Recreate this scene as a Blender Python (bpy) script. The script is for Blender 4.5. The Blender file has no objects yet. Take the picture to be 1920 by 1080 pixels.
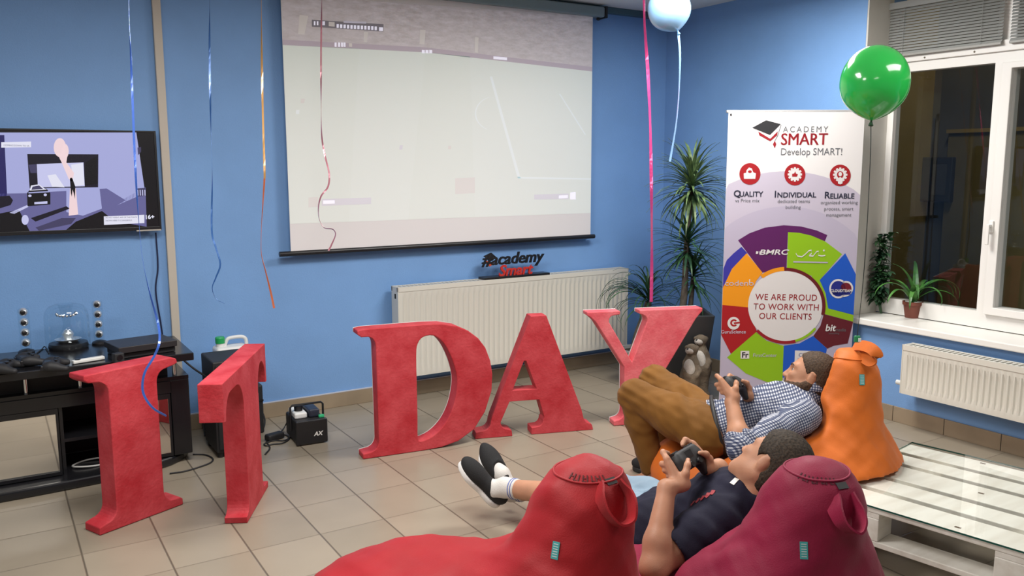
import bpy, bmesh, math, random
import numpy as np
from mathutils import Vector, Matrix, Euler
rnd = random.Random(7)
sc = bpy.context.scene
COL = sc.collection
PI = math.pi

# ------------------------------------------------------------------ camera
CAM_H = 1.6
YAW, PITCH, ROLL, FPX = math.radians(31.933), math.radians(8.2455), math.radians(-0.147), 1582.77
def cam_axes():
    cy, sy, cp, sp = math.cos(YAW), math.sin(YAW), math.cos(PITCH), math.sin(PITCH)
    fwd = Vector((sy*cp, cy*cp, -sp)); right = Vector((cy, -sy, 0)); up = right.cross(fwd)
    cr, sr = math.cos(ROLL), math.sin(ROLL)
    return cr*right + sr*up, -sr*right + cr*up, fwd
RT, UP, FW = cam_axes()
cam_d = bpy.data.cameras.new('camera')
cam = bpy.data.objects.new('camera', cam_d); COL.objects.link(cam)
cam_d.sensor_width = 36.0
cam_d.lens = FPX/1920*36.0
cam_d.clip_start = 0.05
mw = Matrix((( RT.x, UP.x, -FW.x, 0), (RT.y, UP.y, -FW.y, 0), (RT.z, UP.z, -FW.z, CAM_H), (0, 0, 0, 1)))
cam.matrix_world = mw
sc.camera = cam

# ------------------------------------------------------------------ view, world, lights
sc.view_settings.view_transform = 'Standard'
sc.view_settings.look = 'None'
sc.view_settings.gamma = 1.0
sc.view_settings.use_curve_mapping = False
sc.view_settings.exposure = -0.16
w = bpy.data.worlds.new('world'); sc.world = w; w.use_nodes = True
w.node_tree.nodes['Background'].inputs[0].default_value = (0.010, 0.012, 0.018, 1)   # night outside
w.node_tree.nodes['Background'].inputs[1].default_value = 1.0
def area(name, loc, size, power, color=(1, 1, 1), rot=(0, 0, 0), spread=180):
    d = bpy.data.lights.new(name, 'AREA'); d.shape = 'RECTANGLE'; d.size, d.size_y = size
    d.energy = power; d.color = color; d.spread = math.radians(spread)
    o = bpy.data.objects.new(name, d); COL.objects.link(o); o.location = loc; o.rotation_euler = rot
    return o
WARM = (1.0, 0.965, 0.92)
area('ceiling_lamp', (3.4, 3.3, 2.70), (1.2, 0.6), 84, WARM)
area('ceiling_lamp', (0.9, 2.9, 2.70), (1.2, 0.6), 76, WARM)
area('ceiling_lamp', (-0.9, 2.0, 2.70), (1.2, 0.6), 60, WARM)
area('ceiling_lamp', (3.4, 1.0, 2.70), (1.2, 0.6), 34, WARM)
area('ceiling_lamp', (0.2, -0.2, 2.70), (1.2, 0.6), 20, WARM)

area('added_yard_light', (5.7, 3.4, 3.6), (0.5, 0.3), 16, (1.0, 0.85, 0.6), (0, math.radians(-35), 0))  # unseen light, added to dimly brighten the objects outside the window

# ------------------------------------------------------------------ pixel rays of the photograph -> points on real planes
def ray(u, v):
    return (RT*(u-960) - UP*(v-540))/FPX + FW
CAMP = Vector((0, 0, CAM_H))
def on_z(u, v, z=0.0):
    d = ray(u, v); return CAMP + d*((z-CAM_H)/d.z)
def on_y(u, v, y):
    d = ray(u, v); return CAMP + d*(y/d.y)
def on_x(u, v, x):
    d = ray(u, v); return CAMP + d*(x/d.x)
def at(u, v, dep):
    return CAMP + ray(u, v)*dep
def on_plane(u, v, p0, n):
    d = ray(u, v); return CAMP + d*((Vector(p0)-CAMP).dot(n)/d.dot(n))

# ------------------------------------------------------------------ materials
def new_mat(name):
    m = bpy.data.materials.new(name); m.use_nodes = True
    nt = m.node_tree; b = nt.nodes['Principled BSDF']
    return m, nt, b
def mat(name, col, rough=0.5, metal=0.0, spec=0.5, var=0.0, vscale=8.0, bump=0.0, bscale=60.0, coat=0.0, sheen=0.0, emit=None, estr=0.0, detail=3.0):
    m, nt, b = new_mat(name)
    c = (col[0], col[1], col[2], 1)
    b.inputs['Base Color'].default_value = c
    b.inputs['Roughness'].default_value = rough
    b.inputs['Metallic'].default_value = metal
    b.inputs['Specular IOR Level'].default_value = spec
    if coat: b.inputs['Coat Weight'].default_value = coat; b.inputs['Coat Roughness'].default_value = 0.1
    if sheen: b.inputs['Sheen Weight'].default_value = sheen
    if emit: b.inputs['Emission Color'].default_value = (*emit, 1); b.inputs['Emission Strength'].default_value = estr
    if var or bump:
        tc = nt.nodes.new('ShaderNodeTexCoord')
    if var:
        n = nt.nodes.new('ShaderNodeTexNoise'); n.inputs['Scale'].default_value = vscale; n.inputs['Detail'].default_value = detail
        nt.links.new(tc.outputs['Object'], n.inputs['Vector'])
        r = nt.nodes.new('ShaderNodeValToRGB')
        r.color_ramp.elements[0].position = 0.3; r.color_ramp.elements[1].position = 0.7
        r.color_ramp.elements[0].color = (*[max(0, x*(1-var)) for x in col], 1)
        r.color_ramp.elements[1].color = (*[min(1, x*(1+var)) for x in col], 1)
        nt.links.new(n.outputs['Fac'], r.inputs['Fac']); nt.links.new(r.outputs['Color'], b.inputs['Base Color'])
    if bump:
        n2 = nt.nodes.new('ShaderNodeTexNoise'); n2.inputs['Scale'].default_value = bscale; n2.inputs['Detail'].default_value = 4
        nt.links.new(tc.outputs['Object'], n2.inputs['Vector'])
        bp = nt.nodes.new('ShaderNodeBump'); bp.inputs['Strength'].default_value = bump; bp.inputs['Distance'].default_value = 0.01
        nt.links.new(n2.outputs['Fac'], bp.inputs['Height']); nt.links.new(bp.outputs['Normal'], b.inputs['Normal'])
    return m
def srgb(r, g, b):
    f = lambda x: (x/255/12.92 if x/255 <= 0.04045 else ((x/255+0.055)/1.055)**2.4)
    return (f(r), f(g), f(b))
def glass_mat(name, tint=(1, 1, 1), ior=1.45, rough=0.0, base=0.0):
    m = bpy.data.materials.new(name); m.use_nodes = True; nt = m.node_tree; nt.nodes.clear()
    out = nt.nodes.new('ShaderNodeOutputMaterial'); mix = nt.nodes.new('ShaderNodeMixShader')
    tr = nt.nodes.new('ShaderNodeBsdfTransparent'); tr.inputs['Color'].default_value = (*tint, 1)
    gl = nt.nodes.new('ShaderNodeBsdfGlossy'); gl.inputs['Roughness'].default_value = rough
    fr = nt.nodes.new('ShaderNodeFresnel'); fr.inputs['IOR'].default_value = ior
    ge = nt.nodes.new('ShaderNodeNewGeometry'); ad = nt.nodes.new('ShaderNodeMath'); ad.operation = 'ADD'; ad.inputs[1].default_value = base; ad.use_clamp = True
    nb = nt.nodes.new('ShaderNodeMath'); nb.operation = 'SUBTRACT'; nb.inputs[0].default_value = 1.0; nt.links.new(ge.outputs['Backfacing'], nb.inputs[1])
    ml = nt.nodes.new('ShaderNodeMath'); ml.operation = 'MULTIPLY'      # light leaving the glass passes straight on
    nt.links.new(fr.outputs[0], ad.inputs[0]); nt.links.new(ad.outputs[0], ml.inputs[0]); nt.links.new(nb.outputs[0], ml.inputs[1]); nt.links.new(ml.outputs[0], mix.inputs[0])
    nt.links.new(tr.outputs[0], mix.inputs[1]); nt.links.new(gl.outputs[0], mix.inputs[2])
    nt.links.new(mix.outputs[0], out.inputs[0])
    return m

# ------------------------------------------------------------------ objects
WM = {}                                     # world matrix of every object built so far
def thing(name, label, cat, loc=(0, 0, 0), rotz=0.0, group=None):
    o = bpy.data.objects.new(name, None); COL.objects.link(o); o.empty_display_size = 0.1
    o.location = loc; o.rotation_euler = (0, 0, rotz)
    WM[o.name] = Matrix.Translation(Vector(loc)) @ Matrix.Rotation(rotz, 4, 'Z')
    return tag(o, label, cat, group)
def tag(o, label, cat, group=None):
    o['label'] = label; o['category'] = cat
    if group: o['group'] = group
    return o
def link(name, me, parent=None, world=True):
    o = bpy.data.objects.new(name, me); COL.objects.link(o)
    if parent is not None:
        o.parent = parent; P = WM[parent.name]
        if world: me.transform(P.inverted())
        WM[o.name] = P
    else:
        WM[o.name] = Matrix.Identity(4)
    return o
def obj(name, bm, m, parent=None, world=True, smooth=False, bevel=0.0, seg=2, recenter=True):
    bmesh.ops.recalc_face_normals(bm, faces=bm.faces[:])
    me = bpy.data.meshes.new(name); bm.to_mesh(me); bm.free()
    for x in (m if isinstance(m, (list, tuple)) else [m]): me.materials.append(x)
    if smooth:
        me.shade_smooth()
    o = link(name, me, parent, world)
    if bevel:
        b = o.modifiers.new('bevel', 'BEVEL'); b.width = bevel; b.segments = seg; b.limit_method = 'ANGLE'; b.angle_limit = math.radians(40)
    if smooth == 'auto':
        me.shade_flat()
        for p in me.polygons: p.use_smooth = True
        e = o.modifiers.new('split', 'EDGE_SPLIT'); e.split_angle = math.radians(35)
    return o
def struct(o):
    o['kind'] = 'structure'; return o
def B(): return bmesh.new()
def frame(origin, x, y, z):
    x, y, z = Vector(x), Vector(y), Vector(z); o = Vector(origin)
    return Matrix(((x.x, y.x, z.x, o.x), (x.y, y.y, z.y, o.y), (x.z, y.z, z.z, o.z), (0, 0, 0, 1)))
def box(bm, lo, hi, M=None):
    vs = []
    for z in (lo[2], hi[2]):
        for x, y in ((lo[0], lo[1]), (hi[0], lo[1]), (hi[0], hi[1]), (lo[0], hi[1])):
            p = Vector((x, y, z)); vs.append(bm.verts.new(M @ p if M else p))
    for f in ((0, 3, 2, 1), (4, 5, 6, 7), (0, 1, 5, 4), (1, 2, 6, 5), (2, 3, 7, 6), (3, 0, 4, 7)):
        bm.faces.new([vs[i] for i in f])
    return vs
def boxc(bm, c, s, M=None):
    return box(bm, [c[i]-s[i]/2 for i in range(3)], [c[i]+s[i]/2 for i in range(3)], M)
def basis(t):
    t = t.normalized(); a = Vector((0, 0, 1)) if abs(t.z) < 0.9 else Vector((1, 0, 0))
    u = t.cross(a).normalized(); return u, t.cross(u).normalized()
def tube(bm, pts, r, seg=8, cap=True, closed=False):
    pts = [Vector(p) for p in pts]; n = len(pts)
    rs = r if isinstance(r, (list, tuple)) else [r]*n
    rings = []; pu = None
    for i, p in enumerate(pts):
        if closed: t = pts[(i+1) % n]-pts[i-1]
        else: t = pts[min(i+1, n-1)]-pts[max(i-1, 0)]
        t = t.normalized() if t.length > 1e-9 else Vector((0, 0, 1))
        if pu is None: u, v = basis(t)
        else:
            u = (pu - t*pu.dot(t)); u = u.normalized() if u.length > 1e-6 else basis(t)[0]; v = t.cross(u)
        pu = u
        rings.append([bm.verts.new(p + (u*math.cos(2*PI*k/seg) + v*math.sin(2*PI*k/seg))*rs[i]) for k in range(seg)])
    m = n if closed else n-1
    for i in range(m):
        a, b = rings[i], rings[(i+1) % n]
        for k in range(seg): bm.faces.new((a[k], a[(k+1) % seg], b[(k+1) % seg], b[k]))
    if cap and not closed:
        bm.faces.new(rings[0][::-1]); bm.faces.new(rings[-1])
def lathe(bm, prof, c=(0, 0, 0), seg=32, M=None):
    rings = []
    for r, z in prof:
        if r < 1e-6:
            p = Vector((c[0], c[1], c[2]+z)); rings.append([bm.verts.new(M @ p if M else p)]); continue
        ring = []
        for k in range(seg):
            p = Vector((c[0]+r*math.cos(2*PI*k/seg), c[1]+r*math.sin(2*PI*k/seg), c[2]+z)); ring.append(bm.verts.new(M @ p if M else p))
        rings.append(ring)
    for a, b in zip(rings, rings[1:]):
        if len(a) == 1 and len(b) == 1: continue
        for k in range(seg):
            k2 = (k+1) % seg
            if len(a) == 1: bm.faces.new((a[0], b[k2], b[k]))
            elif len(b) == 1: bm.faces.new((a[k], a[k2], b[0]))
            else: bm.faces.new((a[k], a[k2], b[k2], b[k]))
def ball(bm, c, r, seg=16, rings=10, M=None):
    rr = r if isinstance(r, (list, tuple)) else (r, r, r)
    ret = bmesh.ops.create_uvsphere(bm, u_segments=seg, v_segments=rings, radius=1.0)
    for v in ret['verts']:
        p = Vector((v.co.x*rr[0]+c[0], v.co.y*rr[1]+c[1], v.co.z*rr[2]+c[2])); v.co = M @ p if M else p
def prism(bm, poly, M, depth, holes=()):
    """outline in the xy of M, from z=0 to z=-depth; holes are closed outlines"""
    loops = [list(poly)] + [list(h) for h in holes]
    edges = []; allv = []
    for lp in loops:
        vs = [bm.verts.new(M @ Vector((x, y, 0))) for x, y in lp]; allv += vs
        for i in range(len(vs)): edges.append(bm.edges.new((vs[i], vs[(i+1) % len(vs)])))
    r = bmesh.ops.triangle_fill(bm, use_beauty=True, use_dissolve=False, edges=edges)
    fs = [g for g in r['geom'] if isinstance(g, bmesh.types.BMFace)]
    if depth:
        e = bmesh.ops.extrude_face_region(bm, geom=fs)
        nv = [g for g in e['geom'] if isinstance(g, bmesh.types.BMVert)]
        off = (M.to_3x3() @ Vector((0, 0, -1)))*depth
        bmesh.ops.translate(bm, verts=nv, vec=off)
def flat(bm, pts, idx=0):
    f = bm.faces.new([bm.verts.new(p) for p in pts]); f.material_index = idx; return f
def bez(pts, n=8):
    """smooth curve through the points (Catmull-Rom)"""
    P = [Vector(p) for p in pts]; P = [2*P[0]-P[1]] + P + [2*P[-1]-P[-2]]; out = []
    for i in range(1, len(P)-2):
        for k in range(n):
            t = k/n; a, b, c, d = P[i-1:i+3]
            out.append(0.5*((2*b) + (c-a)*t + (2*a-5*b+4*c-d)*t*t + (-a+3*b-3*c+d)*t**3))
    out.append(P[-2]); return out
def text_bm(bm, s, size, M, idx=0, align='LEFT', depth=0.0, bold=0.0, shear=0.0, sx=1.0, space=1.0):
    cu = bpy.data.curves.new('lettering', 'FONT'); cu.body = s; cu.size = size; cu.align_x = align; cu.extrude = depth; cu.offset = bold; cu.shear = shear
    cu.space_character = space; cu.resolution_u = 3
    o = bpy.data.objects.new('lettering', cu); COL.objects.link(o)
    bpy.context.view_layer.update()
    me = bpy.data.meshes.new_from_object(o.evaluated_get(bpy.context.evaluated_depsgraph_get()))
    bpy.data.objects.remove(o); bpy.data.curves.remove(cu)
    me.transform(M @ Matrix.Diagonal((sx, 1, 1, 1)))
    n0 = len(bm.faces); bm.from_mesh(me); bm.faces.ensure_lookup_table()
    for i in range(n0, len(bm.faces)): bm.faces[i].material_index = idx
    bpy.data.meshes.remove(me)

# ------------------------------------------------------------------ implicit surfaces (cloth bags, bodies, clothes)
class Field:
    def __init__(s, lo, hi, h):
        s.h = h; s.lo = np.array(lo, float); s.n = np.ceil((np.array(hi)-s.lo)/h).astype(int)+1
        s.f = np.full(tuple(s.n), 1.0, np.float32)
    def sub(s, lo, hi):
        a = np.clip(np.floor((np.array(lo)-s.lo)/s.h).astype(int), 0, s.n); b = np.clip(np.ceil((np.array(hi)-s.lo)/s.h).astype(int)+1, 0, s.n)
        sl = tuple(slice(int(i), int(j)) for i, j in zip(a, b))
        if any(i >= j for i, j in zip(a, b)): return None, None
        ax = [s.lo[i]+s.h*np.arange(a[i], b[i]) for i in range(3)]
        return sl, np.stack(np.meshgrid(*ax, indexing='ij'), -1).astype(np.float32)
    def put(s, d, sl, k, op='add'):
        g = s.f[sl]; d = d.astype(np.float32)
        if op == 'cut': d = -d; g = -g
        if op == 'cut': d = d
        if k > 0:
            if op == 'cut':                      # max(f, -d) = -min(-f, d)
                dd = -d; hh = np.maximum(k-np.abs(g-dd), 0)/k; s.f[sl] = -(np.minimum(g, dd)-hh*hh*k*0.25)
            else:
                hh = np.maximum(k-np.abs(g-d), 0)/k; s.f[sl] = np.minimum(g, d)-hh*hh*k*0.25
        else:
            s.f[sl] = -np.minimum(g, -d) if op == 'cut' else np.minimum(g, d)
    def cone(s, a, b, ra, rb, k=0.03, op='add'):
        a = np.array(a, float); b = np.array(b, float); m = max(ra, rb)+k+0.02
        sl, p = s.sub(np.minimum(a, b)-m, np.maximum(a, b)+m)
        if sl is None: return
        ba = b-a; L = max(ba @ ba, 1e-9); t = np.clip(((p-a) @ ba)/L, 0, 1)
        d = np.linalg.norm(p-a-t[..., None]*ba, axis=-1)-(ra+(rb-ra)*t)
        s.put(d, sl, k, op)
    def chain(s, pts, rs, k=0.03):
        for i in range(len(pts)-1): s.cone(pts[i], pts[i+1], rs[i], rs[i+1], k)
    def ell(s, c, r, ax=None, k=0.03, op='add'):
        c = np.array(c, float); r = np.array(r, float); A = np.eye(3) if ax is None else np.array([list(v) for v in ax], float)
        m = r.max()+k+0.02; sl, p = s.sub(c-m, c+m)
        if sl is None: return
        q = (p-c) @ A.T; k0 = np.linalg.norm(q/r, axis=-1); k1 = np.linalg.norm(q/(r*r), axis=-1)
        s.put(k0*(k0-1)/np.maximum(k1, 1e-6), sl, k, op)
    def rbox(s, c, half, rad, ax=None, k=0.02, op='add'):
        c = np.array(c, float); half = np.array(half, float); A = np.eye(3) if ax is None else np.array([list(v) for v in ax], float)
        m = np.linalg.norm(half)+k+0.02; sl, p = s.sub(c-m, c+m)
        if sl is None: return
        q = np.abs((p-c) @ A.T)-(half-rad)
        d = np.linalg.norm(np.maximum(q, 0), axis=-1)+np.minimum(q.max(-1), 0)-rad
        s.put(d, sl, k, op)
    def keep(s, p0, n, k=0.0):
        """keep the side of the plane the normal points away from"""
        n = np.array(n, float); n /= np.linalg.norm(n); sl, p = s.sub(s.lo-1, s.lo+s.n*s.h+1)
        d = ((p-np.array(p0, float)) @ n).astype(np.float32); g = s.f
        if k > 0: hh = np.maximum(k-np.abs(g-d), 0)/k; s.f = np.maximum(g, d)+hh*hh*k*0.25
        else: s.f = np.maximum(g, d)
    def points(s):
        return s.sub(s.lo-1, s.lo+s.n*s.h+1)[1]
    def mesh(s, name, relax=1):
        f = s.f; f[0] = f[-1] = 1; f[:, 0] = f[:, -1] = 1; f[:, :, 0] = f[:, :, -1] = 1
        ins = f < 0; N = np.array(f.shape)-1
        cnt = np.zeros(tuple(N), np.int8)
        for i in (0, 1):
            for j in (0, 1):
                for k in (0, 1): cnt += ins[i:i+N[0], j:j+N[1], k:k+N[2]]
        mask = (cnt > 0) & (cnt < 8); ijk = np.argwhere(mask)
        idx = -np.ones(tuple(N), np.int64); idx[mask] = np.arange(len(ijk))
        acc = np.zeros((len(ijk), 3)); c = np.zeros(len(ijk))
        for ax in range(3):
            for a in (0, 1):
                for b in (0, 1):
                    o = [a, b]; o.insert(ax, 0); o = np.array(o); e = o.copy(); e[ax] = 1
                    fa = f[tuple((ijk+o).T)]; fb = f[tuple((ijk+e).T)]; cr = (fa < 0) != (fb < 0)
                    t = np.where(cr, fa/np.where(cr, fa-fb, 1), 0); pos = o+np.eye(3)[ax]*t[:, None]
                    acc[cr] += pos[cr]; c[cr] += 1
        v = (ijk+acc/c[:, None])*s.h+s.lo
        quads = []
        for ax in range(3):
            sh = [slice(None)]*3; sa = list(sh); sb = list(sh); sa[ax] = slice(0, -1); sb[ax] = slice(1, None)
            A = ins[tuple(sa)]; Bm = ins[tuple(sb)]; e = np.argwhere(A != Bm)
            o1, o2 = [x for x in range(3) if x != ax]
            ok = (e[:, o1] > 0) & (e[:, o2] > 0) & (e[:, o1] < N[o1]) & (e[:, o2] < N[o2]); e = e[ok]
            sgn = A[tuple(e.T)]
            d1 = np.zeros(3, int); d1[o1] = 1; d2 = np.zeros(3, int); d2[o2] = 1
            q = np.stack([idx[tuple((e-d1-d2).T)], idx[tuple((e-d2).T)], idx[tuple(e.T)], idx[tuple((e-d1).T)]], 1)
            flip = sgn if ax != 1 else ~sgn
            q[~flip] = q[~flip][:, ::-1]; quads.append(q)
        q = np.concatenate(quads)
        for _ in range(relax):                       # light relaxing of the voxel steps
            s0 = np.zeros_like(v); n0 = np.zeros(len(v))
            for a, b in ((0, 1), (1, 2), (2, 3), (3, 0)):
                np.add.at(s0, q[:, a], v[q[:, b]]); np.add.at(n0, q[:, a], 1); np.add.at(s0, q[:, b], v[q[:, a]]); np.add.at(n0, q[:, b], 1)
            v = v*0.5+0.5*s0/np.maximum(n0, 1)[:, None]
        me = bpy.data.meshes.new(name); me.vertices.add(len(v)); me.vertices.foreach_set('co', v.astype(np.float32).ravel())
        me.loops.add(q.size); me.loops.foreach_set('vertex_index', q.astype(np.int32).ravel())
        me.polygons.add(len(q)); me.polygons.foreach_set('loop_start', np.arange(0, q.size, 4, dtype=np.int32)); me.polygons.foreach_set('loop_total', np.full(len(q), 4, np.int32))
        me.update(calc_edges=True); me.validate(); me.shade_smooth()
        return me
def fobj(name, fld, m, parent=None, relax=1, world=True):
    me = fld.mesh(name, relax)
    for x in (m if isinstance(m, (list, tuple)) else [m]): me.materials.append(x)
    return link(name, me, parent, world)
# ================================================================== the room
YB, XR, ZC = 5.29, 4.77, 2.79            # back wall, window wall, ceiling
XL, YF = -2.6, -2.6                      # walls behind the camera
YR = 3.455                               # where the window recess starts
def wall_mat(name, col):
    m, nt, b = new_mat(name); N = nt.nodes; L = nt.links
    tc = N.new('ShaderNodeTexCoord'); n = N.new('ShaderNodeTexNoise'); n.inputs['Scale'].default_value = 2.2; n.inputs['Detail'].default_value = 5
    L.new(tc.outputs['Object'], n.inputs['Vector']); r = N.new('ShaderNodeValToRGB')
    r.color_ramp.elements[0].position = 0.3; r.color_ramp.elements[1].position = 0.72
    r.color_ramp.elements[0].color = (*[x*0.94 for x in col], 1); r.color_ramp.elements[1].color = (*[x*1.06 for x in col], 1)
    L.new(n.outputs['Fac'], r.inputs['Fac']); L.new(r.outputs['Color'], b.inputs['Base Color'])
    b.inputs['Roughness'].default_value = 0.62
    n2 = N.new('ShaderNodeTexNoise'); n2.inputs['Scale'].default_value = 140; n2.inputs['Detail'].default_value = 3; L.new(tc.outputs['Object'], n2.inputs['Vector'])
    bp = N.new('ShaderNodeBump'); bp.inputs['Strength'].default_value = 0.25; bp.inputs['Distance'].default_value = 0.004
    L.new(n2.outputs['Fac'], bp.inputs['Height']); L.new(bp.outputs['Normal'], b.inputs['Normal'])
    return m
M_WALL = wall_mat('blue_wall_paint', (0.185, 0.360, 0.675))
M_PLASTER = mat('cream_plaster', (0.62, 0.60, 0.55), 0.7, bump=0.1, bscale=90)
M_FAR = mat('dull_wall_paint', (0.28, 0.30, 0.33), 0.7)
M_CEIL = mat('ceiling_paint', (0.72, 0.74, 0.72), 0.8)
M_PVC = mat('white_window_plastic', (0.78, 0.77, 0.74), 0.3)
M_SILL = mat('white_sill_plastic', (0.80, 0.79, 0.75), 0.3)

def tile_mat():
    m, nt, b = new_mat('floor_tiles'); N = nt.nodes; L = nt.links
    tc = N.new('ShaderNodeTexCoord'); sp = N.new('ShaderNodeSeparateXYZ'); L.new(tc.outputs['Object'], sp.inputs[0])
    def math_(op, a, bb=None, cl=False):
        n = N.new('ShaderNodeMath'); n.operation = op; n.use_clamp = cl
        for i, x in enumerate((a, bb)):
            if x is None: continue
            if isinstance(x, (int, float)): n.inputs[i].default_value = x
            else: L.new(x, n.inputs[i])
        return n.outputs[0]
    u = math_('DIVIDE', math_('SUBTRACT', sp.outputs['X'], 0.234), 0.3025)
    v = math_('DIVIDE', math_('SUBTRACT', sp.outputs['Y'], 3.43), 0.342)
    def edge(x, wdt):
        f = math_('FRACT', x); d = math_('MINIMUM', f, math_('SUBTRACT', 1.0, f)); return math_('SUBTRACT', 1.0, math_('DIVIDE', d, wdt), True)
    g1 = math_('MINIMUM', math_('MULTIPLY', edge(u, 0.017), 1.6), 1.0); g2 = math_('MULTIPLY', math_('MINIMUM', math_('MULTIPLY', edge(v, 0.014), 1.6), 1.0), 0.5)
    g = math_('MAXIMUM', g1, g2)
    cb = N.new('ShaderNodeCombineXYZ'); L.new(math_('FLOOR', u), cb.inputs[0]); L.new(math_('FLOOR', v), cb.inputs[1])
    wn = N.new('ShaderNodeTexWhiteNoise'); wn.noise_dimensions = '2D'; L.new(cb.outputs[0], wn.inputs['Vector'])
    n = N.new('ShaderNodeTexNoise'); n.inputs['Scale'].default_value = 4.5; n.inputs['Detail'].default_value = 6; L.new(tc.outputs['Object'], n.inputs['Vector'])
    mixv = math_('ADD', math_('MULTIPLY', wn.outputs['Value'], 0.45), math_('MULTIPLY', n.outputs['Fac'], 0.55))
    r = N.new('ShaderNodeValToRGB'); r.color_ramp.elements[0].position = 0.2; r.color_ramp.elements[1].position = 0.8
    r.color_ramp.elements[0].color = (0.252, 0.215, 0.162, 1); r.color_ramp.elements[1].color = (0.315, 0.268, 0.205, 1)
    L.new(mixv, r.inputs['Fac'])
    mx = N.new('ShaderNodeMix'); mx.data_type = 'RGBA'; mx.inputs['B'].default_value = (0.085, 0.068, 0.05, 1)
    L.new(math_('MULTIPLY', g, 0.85), mx.inputs['Factor']); L.new(r.outputs['Color'], mx.inputs['A']); L.new(mx.outputs['Result'], b.inputs['Base Color'])
    b.inputs['Roughness'].default_value = 0.34; b.inputs['Specular IOR Level'].default_value = 0.4
    bp = N.new('ShaderNodeBump'); bp.inputs['Strength'].default_value = 0.4; bp.inputs['Distance'].default_value = 0.003; bp.invert = True
    L.new(g, bp.inputs['Height']); L.new(bp.outputs['Normal'], b.inputs['Normal'])
    return m
M_TILE = tile_mat()
def skirt_mat():
    return mat('skirting_tile', (0.30, 0.235, 0.16), 0.45, var=0.14, vscale=5)
M_SKIRT = skirt_mat()

bm = B(); box(bm, (XL, YF, -0.05), (XR, YB, 0.0)); struct(obj('floor', bm, M_TILE))
bm = B(); box(bm, (XL, YF, ZC), (XR, YB, ZC+0.1)); struct(obj('ceiling', bm, M_CEIL))
bm = B(); box(bm, (XL, YB, -0.05), (XR+0.4, YB+0.15, ZC+0.1)); struct(obj('wall_back', bm, M_WALL))
bm = B(); box(bm, (XL-0.15, YF-0.15, -0.05), (XL, YB+0.15, ZC+0.1)); struct(obj('wall_left', bm, M_FAR))
bm = B(); box(bm, (XL, YF-0.15, -0.05), (XR+0.4, YF, ZC+0.1)); struct(obj('wall_front', bm, M_FAR))
# window wall: solid beside and under the window, recess for the window
XF = 5.02                                 # window frame plane
ZS = 0.585                                # underside of the sill
YW = -0.6                                 # far end of the window
bm = B()
box(bm, (XR, YR, -0.05), (XR+0.4, YB, ZC+0.1))
box(bm, (XR, YW, -0.05), (XR+0.4, YR, ZS))
box(bm, (XR, YF, -0.05), (XR+0.4, YW, ZC+0.1))
struct(obj('wall_right', bm, M_WALL))
bm = B(); box(bm, (XR+0.001, YR-0.012, ZS+0.03), (XF, YR-0.0005, ZC)); struct(obj('trim_1', bm, M_PLASTER))   # plastered reveal of the window recess
bm = B(); box(bm, (XL, YB-0.012, 0.0), (XR, YB-0.0005, 0.098))
struct(obj('baseboard_back', bm, M_SKIRT, bevel=0.003))
bm = B(); box(bm, (XL, YB-0.013, 0.098), (XR, YB-0.0005, 0.104)); struct(obj('trim_2', bm, mat('pale_grout_bead', (0.5, 0.52, 0.58), 0.6)))
bm = B(); n = 0; y = YF
while y < YB-0.02:
    y2 = min(y+0.335, YB-0.013); box(bm, (XR-0.012, y+0.0015, 0.0), (XR-0.0005, y2-0.0015, 0.098)); y = y2+0.0005
struct(obj('baseboard_right', bm, M_SKIRT, bevel=0.002))
# cable channel up the back wall
p0 = on_y(289.5, 0, YB); p1 = on_y(321, 640, YB)
xc = (on_y(296, 0, YB).x + on_y(325, 640, YB).x)/2; wch = 0.046
bm = B(); box(bm, (xc-wch/2, YB-0.03, 0.10), (xc+wch/2, YB-0.0005, ZC)); struct(obj('trim_3', bm, mat('ivory_cable_channel', (0.52, 0.47, 0.40), 0.5), bevel=0.003))
# cornice under the ceiling along the back wall, shadow painted as dark teal grey
bm = B(); box(bm, (1.1, YB-0.05, ZC-0.045), (XR, YB-0.0005, ZC)); struct(obj('trim_4', bm, mat('shadow_toned_cornice', (0.06, 0.12, 0.15), 0.6), bevel=0.004))

# ------------------------------------------------------------------ window
def yz(u, v, X=None):
    p = on_x(u, v, XF if X is None else X); return p.y, p.z
MXw = lambda X: frame((X, 0, 0), (0, -1, 0), (0, 0, 1), (-1, 0, 0))   # 2D (-y, z), facing into the room
def rect(y0, y1, z0, z1): return [(-y0, z0), (-y1, z0), (-y1, z1), (-y0, z1)]
g1l = (yz(1675, 218)[0]+yz(1663, 420)[0])/2
g1r = (yz(1866.7, 118.5)[0]+yz(1830.6, 583)[0])/2
g2l = (yz(1897, 128)[0]+yz(1871, 577)[0])/2
gt = (yz(1703, 134)[1]+yz(1866, 118.5)[1])/2
gb = (yz(1663, 558)[1]+yz(1830, 583)[1])/2
bb = (yz(1690, 107)[1]+yz(1883, 82)[1])/2           # lower edge of the blinds
tz = bb-0.005
zt = 2.62
g2b = yz(1871, 577)[1]; g2t = yz(1899, 128)[1]; g2r = g2l-0.62
YL = YR-0.012
bm = B()
prism(bm, rect(YL, YW, ZS+0.045, zt), MXw(XF), 0.07, holes=[rect(g1l, g1r, gb, gt), rect(g2l, g2r, g2b, g2t), rect(g1l, g1r, tz+0.05, zt-0.06), rect(g2l, g2r, tz+0.05, zt-0.06), rect(g2r-0.12, YW+0.1, gb, gt)])
win = struct(obj('window_1', bm, M_PVC)); 
bm = B()   # horizontal ledge of the transom and the frame of the opening sash stand proud
box(bm, (XF-0.018, YW+0.02, tz-0.035), (XF-0.0005, YL-0.001, tz+0.03)); obj('transom', bm, M_PVC, win, bevel=0.004)
bm = B(); s0 = yz(1846, 598)[0]
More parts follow.
